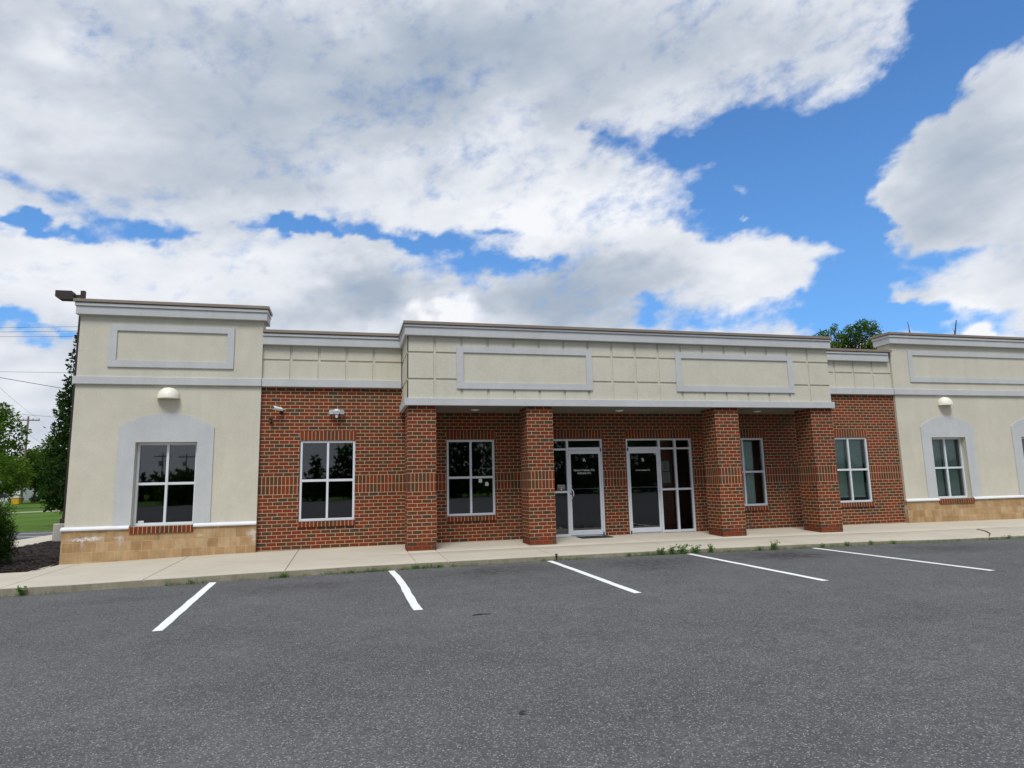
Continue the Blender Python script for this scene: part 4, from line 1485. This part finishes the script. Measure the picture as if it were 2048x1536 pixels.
WEEDG = plain('grass blades', (0.14, 0.27, 0.05), 0.8, var=0.35, scale=14)
random.seed(77)
m = MB()
runs = [(-0.95, -0.25, 70, .07), (0.15, 0.42, 18, .05), (0.62, 0.95, 60, .09), (1.05, 1.3, 16, .05), (1.45, 2.0, 90, .055), (2.05, 2.6, 130, .07), (2.75, 3.55, 150, .07), (3.65, 4.2, 60, .05), (4.3, 5.2, 50, .03), (5.35, 6.3, 130, .05), (6.3, 7.2, 60, .03),
        (7.2, 8.6, 260, .07), (8.6, 9.7, 120, .05), (9.7, 10.9, 120, .06), (10.9, 12.0, 110, .06), (12.0, 14.2, 160, .05), (14.2, 17.2, 220, .06), (17.2, 20, 140, .07), (-3.4, -2.4, 30, .05)]
for (a, b_, n, h) in runs:
    for _ in range(n * 2):
        x = random.uniform(a, b_)
        y = KY - 0.012 - abs(random.gauss(0, .018))
        hh = h * random.uniform(.35, 1.35) * (0.6 + 0.6 * abs(math.sin(x * 9)))
        blade(m, x, y, z_lot(x, y) - .004, hh, random.uniform(-3.3, .2), hh * random.uniform(.2, .9), random.uniform(.0022, .0045))
o = m.build('kerb_grass', WEEDG)
tag(o, 'thin line of grass growing in the crack along the kerb', 'grass', kind='stuff')


def weed(x, h, seed, label, spread=0.09, leafn=60, lf=0.036):
    rs = np.random.RandomState(seed)
    y = KY - 0.035
    z = z_lot(x, y)
    th = thing('weed', (x, y, z), label, 'weed', 'weeds rooted in the kerb joint')
    m = MB()
    P, Nn = [], []
    for k in range(5 + int(h * 22)):
        a = rs.uniform(0, 6.28)
        tx, ty, tz = x + math.cos(a) * spread * rs.uniform(.2, 1), y + math.sin(a) * spread * rs.uniform(.1, .45) - .01, z + h * rs.uniform(.55, 1)
        m.tube([(x, y, z - .01), ((x + tx) / 2, (y + ty) / 2, z + (tz - z) * .6), (tx, ty, tz)], [.0028, .002, .0012], 4, caps=False)
        for q in range(leafn // 5):
            f = rs.uniform(.25, 1)
            P.append((x + (tx - x) * f * f + rs.normal() * .006, y + (ty - y) * f * f + rs.normal() * .006, z + (tz - z) * f))
            Nn.append((rs.normal(), rs.normal() * .7 - .2, rs.uniform(-.3, .8)))
    m.build('stem', WEEDG, th, origin=(x, y, z))
    leaves('foliage', np.array(P), np.array(Nn), lf, LEAFY, th, (x, y, z), seed, aspect=2.6)


for (x, h, s_, lab) in ((7.78, .19, 1, 'leftmost of the bushy leafy weeds at the kerb in front of entrance B'),
                        (8.02, .20, 2, 'second leafy weed of the clump just left of the fourth stall line'),
                        (8.25, .27, 3, 'tallest wispy weed of the clump at the head of the fourth stall line'),
                        (8.52, .22, 4, 'narrow upright weed right of the fourth stall line head'),
                        (8.86, .21, 5, 'round bushy weed standing alone left of the third column'),
                        (7.10, .10, 6, 'low flat weed left of the bushy clump at the kerb'),
                        (9.95, .12, 7, 'low yellow green weed in front of the third brick column'),
                        (10.25, .24, 8, 'upright bushy weed in front of the right edge of the third column'),
                        (11.45, .11, 9, 'low spreading weed just left of the fifth stall line'),
                        (12.05, .13, 10, 'small pale weed just right of the fifth stall line head'),
                        (12.65, .13, 11, 'small dark upright weed in front of the fourth column'),
                        (13.22, .12, 12, 'tiny upright weed right of the fourth column'),
                        (16.30, .12, 13, 'low dark weed under the first window of the right pavilion'),
                        (17.05, .24, 14, 'spiky tall weed with a broad base near the right edge of the photo'),
                        (-2.95, .18, 15, 'reddish weed at the far left end of the kerb'),
                        (-0.55, .08, 16, 'flat bright weed at the kerb joint left of the first stall line'),
                        (0.86, .10, 17, 'small bright weed at the kerb joint right of the first stall line'),
                        (1.98, .08, 18, 'low weed at the kerb left of the second stall line'),
                        (3.06, .11, 19, 'small weed at the kerb joint in front of the first column'),
                        (3.48, .08, 20, 'low dark weed at the kerb right of the first column joint')):
    weed(x, h * 0.82, s_, lab, spread=0.07 + h * .35, leafn=45 if h < .15 else 75, lf=0.03 if h < .15 else 0.042)


# ================================================================ trees and lawn on the far side of the lot (seen in the glass)
for (x, y, h, r_, sd, mt, sh, lab) in ((-23.7, -62.0, 4.3, 3.3, 31, LEAF_D, 'round', 'low'), (-9.5, -62.0, 4.7, 3.4, 33, LEAF_D, 'round', 'low'), (-14.6, -62.0, 3.4, 2.7, 32, LEAF_M, 'oval', 'low'), (-4.4, -62.0, 4.4, 1.3, 34, LEAF_D, 'cone', 'conical'), (-1.7, -62.0, 4.7, 1.2, 41, LEAF_D, 'cone', 'conical'), (4.0, -62.0, 6.1, 3.9, 35, LEAF_D, 'round', ''), (13.6, -62.0, 8.9, 4.5, 36, LEAF_D, 'round', ''),
                              (21.4, -62.0, 8.8, 4.6, 37, LEAF_M, 'round', ''), (31.2, -62.0, 8.4, 4.8, 38, LEAF_D, 'oval', ''), (40.1, -62.0, 8.2, 4.7, 39, LEAF_M, 'round', ''), (49.4, -62.0, 8.1, 4.6, 40, LEAF_D, 'round', ''), (61.1, -62.0, 7.3, 4.9, 42, LEAF_M, 'round', '')):
    tree('broadleaf_tree', 'dark tree across the lot, mirrored in the window glass' if not lab else lab + ' dark tree across the lot, mirrored in the left windows', (x, y, -.34), h, r_, 0.05, sd, mt, leaf=0.5, density=1.0, nclump=26, shape=sh, group='trees across the parking lot', crsize=.34)

rs = np.random.RandomState(15)
cl = []
for k in range(260):
    X = -130 + k
    cl.append((X, -90 + rs.uniform(-4, 4), rs.uniform(0.2, 2.2), rs.uniform(1.3, 2.2), rs.uniform(1.2, 1.9)))
P, Nn, T = clump_points(cl, 40.0, rs)
o = leaves('distant_woods', P, Nn, 1.0, LEAF_D, None, (0, -90, -0.34), 16, tint=T)
tag(o, 'low belt of dark woods beyond the far side of the parking lot', 'woods', kind='stuff')

# ================================================================ fixtures and small things
def wall_light(cx, label):
    w_, h = 0.215, 0.232
    z0 = 3.235
    y = P_Y
    th = thing('wall_light', (cx, y, z0), label, 'wall light', 'half dome lights on the stucco')
    m = MB()
    nu, nv = 20, 10
    G = []
    for j in range(nv + 1):
        b_ = math.pi / 2 * j / nv
        G.append([(cx + w_ * math.cos(math.pi * i / nu) * (math.cos(b_) ** .55 if b_ < 1.57 else 0), y - 0.03 - 0.19 * math.sin(math.pi * i / nu) * math.cos(b_) ** .6 if j < nv else y - .03, z0 + 0.012 + h * math.sin(b_) * 0.98) for i in range(nu + 1)])
    # quarter dome: width follows a half ellipse in the wall plane
    G = []
    for j in range(nv + 1):
        t_ = j / nv
        half = w_ * math.sqrt(max(0, 1 - t_ ** 2.2))
        dep = 0.20 * math.sqrt(max(0, 1 - t_ ** 1.8))
        G.append([(cx - half * math.cos(math.pi * i / nu), y - 0.022 - dep * math.sin(math.pi * i / nu), z0 + 0.014 + h * t_) for i in range(nu + 1)])
    for j in range(nv):
        for i in range(nu):
            m.face([G[j][i], G[j][i + 1], G[j + 1][i + 1], G[j + 1][i]])
    m.build('shade', CREAM, th, smooth=True, origin=(cx, y, z0))
    m = MB()
    rim = [(cx - (w_ + .008) * math.cos(math.pi * i / nu), y - 0.022 - .208 * math.sin(math.pi * i / nu)) for i in range(nu + 1)]
    for p, q in zip(rim, rim[1:]):
        m.face([(p[0], p[1], z0), (q[0], q[1], z0), (q[0], q[1], z0 + .022), (p[0], p[1], z0 + .022)])
        m.face([(p[0], p[1], z0 + .022), (q[0], q[1], z0 + .022), (cx + (q[0] - cx) * .9, y + (q[1] - y) * .9, z0 + .024), (cx + (p[0] - cx) * .9, y + (p[1] - y) * .9, z0 + .024)])
    m.face([(p[0], p[1], z0) for p in rim])
    m.build('rim', CREAM, th, origin=(cx, y, z0))
    m = MB()
    arc = [(cx - .205 * math.cos(math.pi * i / nu), z0 + .012 + .225 * math.sin(math.pi * i / nu) ** .8) for i in range(nu + 1)]
    m.face([(p[0], y - .022, p[1]) for p in arc])
    for p, q in zip(arc, arc[1:]):
        m.face([(p[0], y - .022, p[1]), (q[0], y - .022, q[1]), (q[0], y, q[1]), (p[0], y, p[1])])
    m.build('back_plate', CREAM, th, origin=(cx, y, z0))


wall_light(-1.835, 'cream half dome wall light above the arched window of the left pavilion')
wall_light(18.49, 'cream half dome wall light above the first arched window of the right pavilion')

# bullet security camera
th = thing('security_camera', (0.36, 0, 3.02), 'white bullet security camera high on the brick beside the left pavilion', 'camera')
m = MB()
A_, B_ = Vector((0.285, -0.20, 3.045)), Vector((0.44, -0.085, 3.02))
m.tube([A_, A_ + (B_ - A_) * .15, B_], [.040, .043, .036], 14)
m.build('body', WHITE, th, smooth=True, origin=(0.36, 0, 3.02))
m = MB()
d = (A_ - B_).normalized()
m.tube([A_ + d * .002, A_ + d * .006], [.026, .026], 14)
m.build('lens', BLACKP, th, origin=(0.36, 0, 3.02))
m = MB()
m.tube([(0.41, -.10, 2.985), (0.43, -.07, 2.965), (0.43, 0.0, 2.955)], [.018, .018, .024], 8)
m.tube([(0.43, -0.012, 2.955), (0.43, 0.0, 2.955)], [.042, .042], 14)
m.build('bracket', BLACKP, th, origin=(0.36, 0, 3.02))
m = MB()
m.tube([(0.43, -.03, 2.99), (.50, -.04, 3.035), (.53, 0, 3.04)], .006, 6)
m.build('cable', CREAM, th, origin=(0.36, 0, 3.02))
# little black sensor
th = thing('outdoor_sensor', (0.225, 0, 2.79), 'small black sensor on a short bracket below the white security camera', 'sensor')
m = MB()
m.bbox(.185, .255, -.11, -.05, 2.785, 2.835, .01)
m.build('body', BLACKP, th, origin=(0.225, 0, 2.79))
m = MB()
m.tube([(0.22, -.07, 2.79), (.22, -.05, 2.74), (.22, 0, 2.735)], .009, 7)
m.tube([(0.22, -.01, 2.735), (.22, 0, 2.735)], .03, 12)
m.build('bracket', BLACKP, th, origin=(0.225, 0, 2.79))

# three head LED flood light with motion sensor
th = thing('flood_light', (1.61, 0, 2.93), 'white three headed LED flood light with motion sensor above the brick wall window', 'flood light')
for (dx, yaw) in ((-.115, -.55), (0, 0), (.115, .55)):
    m = MB()
    c, s_ = math.cos(yaw), math.sin(yaw)
    pts = []
    for (u, v) in ((-.055, -.05), (.055, -.05), (.062, .01), (.045, .048), (-.045, .048), (-.062, .01)):
        pts.append((u, v))
    f0 = [(1.61 + dx + u * c, -.165 + abs(dx) * .35 + u * s_ * (1 if dx <= 0 else 1) * .8, 2.965 + v) for (u, v) in pts]
    b0 = [(1.61 + dx + u * c * .8, -.10 + abs(dx) * .35 + u * s_ * .8, 2.972 + v * .9) for (u, v) in pts]
    m.face(f0)
    m.face(b0[::-1])
    for k in range(6):
        l = (k + 1) % 6
        m.face([f0[k], f0[l], b0[l], b0[k]])
    m.build('lamp_head', GREYP, th, origin=(1.61, 0, 2.93))
m = MB()
m.lathe((1.61, -.10, 2.985), [(0.0, .048), (.04, .044), (.07, .028), (.078, 0.0), (.0, -.01)], 18)
m.tube([(1.61, 0, 2.95), (1.61, -.10, 2.955)], [.055, .04], 14)
m.build('base', WHITE, th, smooth=True, origin=(1.61, 0, 2.93))
m = MB()
m.lathe((1.612, -.11, 2.83), [(0.0, 0), (.022, .002), (.032, .016), (.034, .05), (.03, .07), (.012, .078), (.012, .10)], 16)
m.build('motion_sensor', WHITE, th, smooth=True, origin=(1.61, 0, 2.93))

# ceiling fixtures under the canopy
for (x, r_, lab) in ((4.64, .095, 'round recessed downlight in the canopy soffit over the first covered window'),
                     (8.147, .095, 'round recessed downlight in the canopy soffit between the two entrances'),
                     (11.9, .095, 'round recessed downlight in the canopy soffit over the narrow covered window')):
    th = thing('downlight', (x, -.72, 2.965), lab, 'downlight', 'recessed lights in the canopy soffit')
    m = MB()
    m.lathe((x, -.72, 2.9645), [(r_ * .78, -.010), (r_, -.012), (r_ * 1.06, -.001)], 24)
    m.build('trim', WHITE, th, smooth=True, origin=(x, -.72, 2.965))
    m = MB()
    m.lathe((x, -.72, 2.9645), [(0.0, -.030), (r_ * .4, -.026), (r_ * .78, -.010)], 24)
    m.build('lens', WHITE, th, smooth=True, origin=(x, -.72, 2.965))
for (x, lab) in ((6.845, 'small dim soffit speaker left of entrance A'), (9.49, 'small dim soffit speaker over entrance B')):
    m = MB()
    m.lathe((x, -.72, 2.9645), [(0.0, -.012), (.05, -.012), (.06, -.006), (.062, 0)], 20)
    o = m.build('soffit_speaker', plain('dim soffit disc', (.2, .19, .16)) if x < 7 else MATS['dim soffit disc'], smooth=True, origin=(x, -.72, 2.965))
    tag(o, lab, 'speaker')

# signs and papers on the glass
yg = 0.02 + 0.05 - 0.003
th = thing('no_smoking_sign', (6.883, yg, 1.10), 'brown no smoking sign on the sidelight left of door A', 'sign')
m = MB()
m.box(6.778, 6.988, yg - .004, yg - .001, 1.098, 1.243)
m.build('panel', SIGNBR, th, origin=(6.883, yg, 1.10))
text_mesh('lettering', 'No Smoking', 0.048, (6.883, yg - .006, 1.215), LETTER, th, width=.165)
text_mesh('lettering', 'or Vaping', 0.048, (6.883, yg - .006, 1.172), LETTER, th, width=.150)
m = MB()
m.lathe((6.883, yg - .0055, 1.127), [(0.0, 0), (.018, 0)], 18, axis='y')
m.build('symbol', LETTER, th)
for (x0, x1, z0, z1, lab, rows) in ((9.566, 9.778, 1.515, 1.772, 'upper printed notice taped inside the sidelight right of door B', 11), (9.575, 9.793, 1.222, 1.492, 'lower printed notice with an hours table taped inside the sidelight right of door B', 9)):
    th = thing('paper_notice', ((x0 + x1) / 2, yg, z0), lab, 'notice', 'notices in the sidelight of entrance B')
    m = MB()
    ya = yg + .006
    m.box(x0, x1, ya, ya + .001, z0, z1)
    m.build('sheet', PAPER, th, origin=((x0 + x1) / 2, yg, z0))
    m = MB()
    random.seed(int(z0 * 100))
    for k in range(rows):
        z = z1 - .030 - (z1 - z0 - .06) * k / rows
        a, b_ = random.uniform(.03, .06), random.uniform(.03, .07)
        m.face([(x0 + a, ya - .0006, z), (x1 - b_, ya - .0006, z), (x1 - b_, ya - .0006, z + .005), (x0 + a, ya - .0006, z + .005)])
    m.build('print', INK, th, origin=((x0 + x1) / 2, yg, z0))
m = MB()
m.lathe((9.385, 0.043, 1.952), [(0.0, 0), (.018, 0)], 16, axis='y')
tag(m.build('round_sticker', LETTER), 'white dot sticker in the top right corner of door B glass', 'sticker')
m = MB()
m.box(9.315, 9.395, .062, .064, 1.185, 1.222)
tag(m.build('small_label', GREYP), 'small grey label low on the right side of door B glass', 'sticker')
m = MB()
m.box(7.125, 7.20, .062, .064, 1.175, 1.205)
tag(m.build('small_label', GREYP), 'small grey label above the handle on door A glass', 'sticker')
for (x, z, lab) in ((4.896, 1.375, 'left of the two pale paper notes in the covered window, the higher one'), (5.049, 1.297, 'right of the two pale paper notes in the covered window, the lower one')):
    m = MB()
    m.face([(x - .045, .0605, z - .04), (x + .035, .0605, z - .045), (x + .042, .0605, z + .02), (x + .015, .0605, z + .05), (x - .04, .0605, z + .045)])
    tag(m.build('paper_note', PAPER), lab, 'note', 'notes stuck in the covered window')
m = MB()
m.box(-2.325, -2.215, .093, .095, .665, .705)
tag(m.build('window_sticker', PAPER), 'small pale sticker in the lower left corner of the left pavilion window', 'sticker')

# door mat
m = MB()
m.face([(7.18, -.50, .0145), (7.93, -.50, .0145), (7.93, -.06, .0145), (7.18, -.06, .0145)])
m.face([(7.16, -.52, .002), (7.95, -.52, .002), (7.93, -.50, .0145), (7.18, -.50, .0145)])
m.face([(7.16, -.52, .002), (7.18, -.50, .0145), (7.18, -.06, .0145), (7.16, -.04, .002)])
m.face([(7.95, -.52, .002), (7.95, -.04, .002), (7.93, -.06, .0145), (7.93, -.50, .0145)])
m.face([(7.16, -.04, .002), (7.18, -.06, .0145), (7.93, -.06, .0145), (7.95, -.04, .002)])
tag(m.build('door_mat', RUBBER), 'thin black rubber mat on the sidewalk in front of door A', 'door mat')

# twig, leaves and bolt
m = MB()
zt_ = lambda x, y: z_walk(x, y) + .012
m.tube([(16.95, -1.95, zt_(16.95, -1.95)), (16.75, -2.35, zt_(16.75, -2.35)), (16.4, -2.75, zt_(16.4, -2.75)), (15.9, -3.15, zt_(15.9, -3.15))], [.008, .011, .012, .009], 6)
tag(m.build('fallen_twig', TWIG), 'long thin bent twig lying across the right end of the sidewalk', 'twig')
m = MB()
m.tube([(3.26, -7.60, z_lot(3.3, -7.6) + .008), (3.36, -7.585, z_lot(3.3, -7.6) + .010), (3.47, -7.60, z_lot(3.3, -7.6) + .008)], [.005, .007, .004], 6)
tag(m.build('short_twig', BLACKP), 'short dark twig on the asphalt beyond the end of the second stall line', 'twig')
for (x, y, s_, lab, mt) in ((-0.69, -6.74, .04, 'pale tan leaf on the asphalt left of the first stall line', TWIG), (2.99, -10.78, .032, 'dark curled leaf alone near the bottom middle of the lot', BLACKP)):
    m = MB()
    z = z_lot(x, y) + .006
    m.face([(x - s_, y, z), (x, y - s_ * .5, z + .006), (x + s_, y, z + .012), (x, y + s_ * .5, z + .014)])
    tag(m.build('fallen_leaf', mt), lab, 'leaf')
m = MB()
m.tube([(5.66, KY - .02, -.20), (5.66, KY - .02, z_walk(5.66, KY) + .015)], [.011, .011], 8)
m.tube([(5.66, KY - .02, z_walk(5.66, KY) + .015), (5.66, KY - .02, z_walk(5.66, KY) + .03)], [.03, .03], 8)
tag(m.build('iron_pin', BLACKP), 'small black iron pin against the kerb at the head of the third stall line', 'pin')

# parking lot lamp standing behind the left corner
LX, LY = -6.16, 7.0
th = thing('lot_lamp', (LX, LY, -.2), 'dark bronze shoebox lamp on a square pole behind the left corner of the building', 'street lamp')
m = MB()
m.box(LX - .058, LX + .058, LY - .058, LY + .058, .42, 7.47)
m.build('pole', BRONZE, th, origin=(LX, LY, -.2))
m = MB()
m.box(LX - .11, LX + .11, LY - .11, LY + .11, .42, .56)
m.build('base_cover', BRONZE, th, origin=(LX, LY, -.2))
m = MB()
m.lathe((LX, LY, 0), [(.29, -.4), (.29, .40), (.27, .42), (0, .425)], 28)
m.build('footing', concrete_mat('grey footing concrete', (.34, .32, .28)), th, smooth=True, origin=(LX, LY, -.2))
m = MB()
m.box(LX - .24, LX - .05, LY - .03, LY + .03, 7.25, 7.34)
m.build('arm', BRONZE, th, origin=(LX, LY, -.2))
m = MB()
hx0, hx1 = LX - .71, LX - .24
z0, z1 = 7.16, 7.43
pr = [(hx0, z1), (hx1 - .03, z1 - .0), (hx1 + .03, z1 - .09), (hx1 + .03, z0 + .03), (hx1 - .03, z0), (hx0 + .10, z0), (hx0, z0 + .08)]
F_ = [(p[0], LY - .14, p[1]) for p in pr]
K_ = [(p[0], LY + .14, p[1]) for p in pr]
m.face(F_)
m.face(K_[::-1])
for k in range(len(pr)):
    l = (k + 1) % len(pr)
    m.face([F_[k], F_[l], K_[l], K_[k]])
m.build('lamp_head', BRONZE, th, origin=(LX, LY, -.2))

# utility poles ----------------------------------------------------------
def upole(x, y, h, r_, label, arm=True):
    th = thing('utility_pole', (x, y, -.34), label, 'utility pole')
    m = MB()
    m.tube([(x, y, -.4), (x, y, h * .5), (x, y, h)], [r_, r_ * .85, r_ * .65], 10)
    m.build('pole', WOODP, th, smooth=True, origin=(x, y, -.34))
    if arm:
        m = MB()
        m.box(x - 1.7, x + 1.7, y - .09, y + .05, h - .75, h - .55)
        m.build('crossarm', WOODP, th, origin=(x, y, -.34))
        for dx in (-1.6, -.7, .7, 1.6):
            m = MB()
            m.lathe((x + dx, y, h - .55), [(.05, 0), (.09, .06), (.05, .12), (.08, .18), (0, .26)], 8)
            m.build('insulator', GALV, th, origin=(x, y, -.34))
        m = MB()
        m.lathe((x - .52, y - .1, h - 2.75), [(0, 0), (.30, 0), (.33, .06), (.33, .95), (.28, 1.02), (0, 1.05)], 16)
        m.build('transformer', GALV, th, smooth=True, origin=(x, y, -.34))


upole(-49.9, 108.9, 13.9, .20, 'wooden utility pole with crossarm and grey transformer tank on the far lawn')
upole(-39.5, -150.0, 9.6, .2, 'utility pole across the lot mirrored in the left pavilion window, left one')
upole(-34.5, -150.0, 9.4, .2, 'utility pole across the lot mirrored in the left pavilion window, right one')
upole(-40.36, 97.9, 6.2, .13, 'slim short utility pole without crossarm nearest the building', arm=False)


def wire(a, b_, sag, r_, label):
    a, b_ = Vector(a), Vector(b_)
    pts = []
    for k in range(25):
        f = k / 24
        p = a.lerp(b_, f)
        p.z -= sag * 4 * f * (1 - f)
        pts.append(p)
    m = MB()
    m.tube(pts, r_, 4, caps=False)
    tag(m.build('power_line', WIREM), label, 'cable', 'overhead cables left of the building')


wire((-22.83, 21.32, 9.08), (-8.55, 19.37, 9.28), 0.05, 0.007, 'topmost thin cable crossing the sky left of the roof edge')
wire((-22.81, 21.33, 8.89), (-8.54, 19.37, 9.06), 0.05, 0.007, 'second thin cable from the top left of the roof edge')
wire((-22.8, 21.34, 8.77), (-8.52, 19.38, 8.76), 0.05, 0.007, 'third thin cable from the top left of the roof edge')
wire((-22.68, 21.42, 7.29), (-8.42, 19.41, 6.94), 0.05, 0.007, 'cable crossing the conical tree at mid height')
wire((-14.93, 9.76, 6.22), (-10.63, 27.1, 6.62), 0.05, 0.012, 'thick sloping cable passing behind the conical tree')
wire((-31.48, 34.78, 7.72), (-15.07, 42.47, 6.65), 0.05, 0.010, 'low cable above the transformer pole')
wire((-19.68, 18.6, 12.79), (-42.02, 93.15, 11.92), 0.6, 0.014, 'service cable dropping to the right end of the crossarm')
wire((-19.52, 18.7, 10.76), (-42.82, 92.82, 11.59), 0.6, 0.014, 'service cable dropping to the middle of the crossarm')
wire((-42.82, 91.95, 9.79), (-29.21, 79.96, 3.52), 0.4, 0.014, 'cable running down right from the crossarm pole')

# far lawn things
th = thing('yellow_bin', (-46.3, 98.8, -.34), 'yellow bin with a pale lid standing at the foot of the crossarm pole', 'bin')
m = MB()
m.box(-46.78, -45.82, 98.4, 99.2, -.30, .60)
m.build('body', YELLOW, th, origin=(-46.3, 98.8, -.34))
m = MB()
m.box(-46.86, -45.74, 98.33, 99.27, .60, .72)
m.box(-46.6, -45.9, 98.45, 99.15, .72, .92)
m.build('lid', CREAM, th, origin=(-46.3, 98.8, -.34))
MXX, MYY = -27.45, 52.1
th = thing('mailbox', (MXX, MYY, -.34), 'black mailbox on a grey post at the left edge of the photo', 'mailbox')
m = MB()
m.box(MXX - .06, MXX + .06, MYY - .06, MYY + .06, -.34, .95)
m.build('post', GALV, th, origin=(MXX, MYY, -.34))
m = MB()
prf = [(MXX - .22, .95), (MXX + .22, .95), (MXX + .22, 1.16)] + [(MXX + .22 * math.cos(a), 1.16 + .12 * math.sin(a)) for a in (.5, 1.0, 1.57, 2.1, 2.6)] + [(MXX - .22, 1.16)]
F_ = [(p[0], MYY - .3, p[1]) for p in prf]
K_ = [(p[0], MYY + .3, p[1]) for p in prf]
m.face(F_)
m.face(K_[::-1])
for k in range(len(prf)):
    l = (k + 1) % len(prf)
    m.face([F_[k], F_[l], K_[l], K_[k]])
m.build('box', BLACKP, th, origin=(MXX, MYY, -.34))
m = MB()
m.tube([(-10.02, 10.55, 1.9), (-9.62, 10.6, .62)], [.03, .03], 8)
m.tube([(-9.62, 10.6, .62), (-9.42, 10.62, -.3)], [.008, .008], 6)
tag(m.build('guy_wire_guard', YELLOW), 'slanted yellow guy wire guard above the shrub at the left edge', 'guy guard')

# white house behind the trees
HX, HY = -74.6, 150.0
th = thing('white_house', (HX, HY, -.34), 'white sided house half hidden by trees behind the yellow bin', 'house')
m = MB()
m.box(HX - 7, HX + 7.5, HY, HY + 8, -.34, 2.5)
m.build('wall', SIDING, th, origin=(HX, HY, -.34))
m = MB()
m.face([(HX - 7.4, HY - .5, 2.45), (HX + 7.9, HY - .5, 2.45), (HX + 7.9, HY + 4, 4.4), (HX - 7.4, HY + 4, 4.4)])
m.face([(HX - 7.4, HY + 8.5, 2.45), (HX + 7.9, HY + 8.5, 2.45), (HX + 7.9, HY + 4, 4.4), (HX - 7.4, HY + 4, 4.4)])
for X in (HX - 7, HX + 7.5):
    m.face([(X, HY, 2.4), (X, HY + 8, 2.4), (X, HY + 4, 4.3)])
m.build('roof', SHINGLE, th, origin=(HX, HY, -.34))
for dx in (-4, 0.5, 4.5):
    m = MB()
    m.box(HX + dx, HX + dx + 1.2, HY - .05, HY + .02, .8, 1.9)
    m.build('window', BLACKP, th, origin=(HX, HY, -.34))

# bare branch tips above the right pavilion roof
for (x, z, tx, tz, r_, lab) in ((18.31, 5.0, 18.24, 5.86, .016, 'thin bare branch tip standing above the right pavilion coping, the left and shorter one'), (19.84, 5.0, 20.10, 5.99, .026, 'thicker slanted bare branch tip above the right pavilion coping, the right one')):
    m = MB()
    m.tube([(x - .02, .62, 3.9), (x, .62, z), (x + (tx - x) * .4 + .02, .60, z + (tz - z) * .5), (tx, .6, tz)], [r_ * 1.6, r_ * 1.3, r_, r_ * .5], 6)
    m.tube([(x + (tx - x) * .5, .60, z + (tz - z) * .6), (x + (tx - x) * .5 - .05, .6, z + (tz - z) * .72)], [r_ * .4, r_ * .15], 5)
    tag(m.build('bare_branch', BARK), lab, 'branch', 'bare branch tips above the roof')
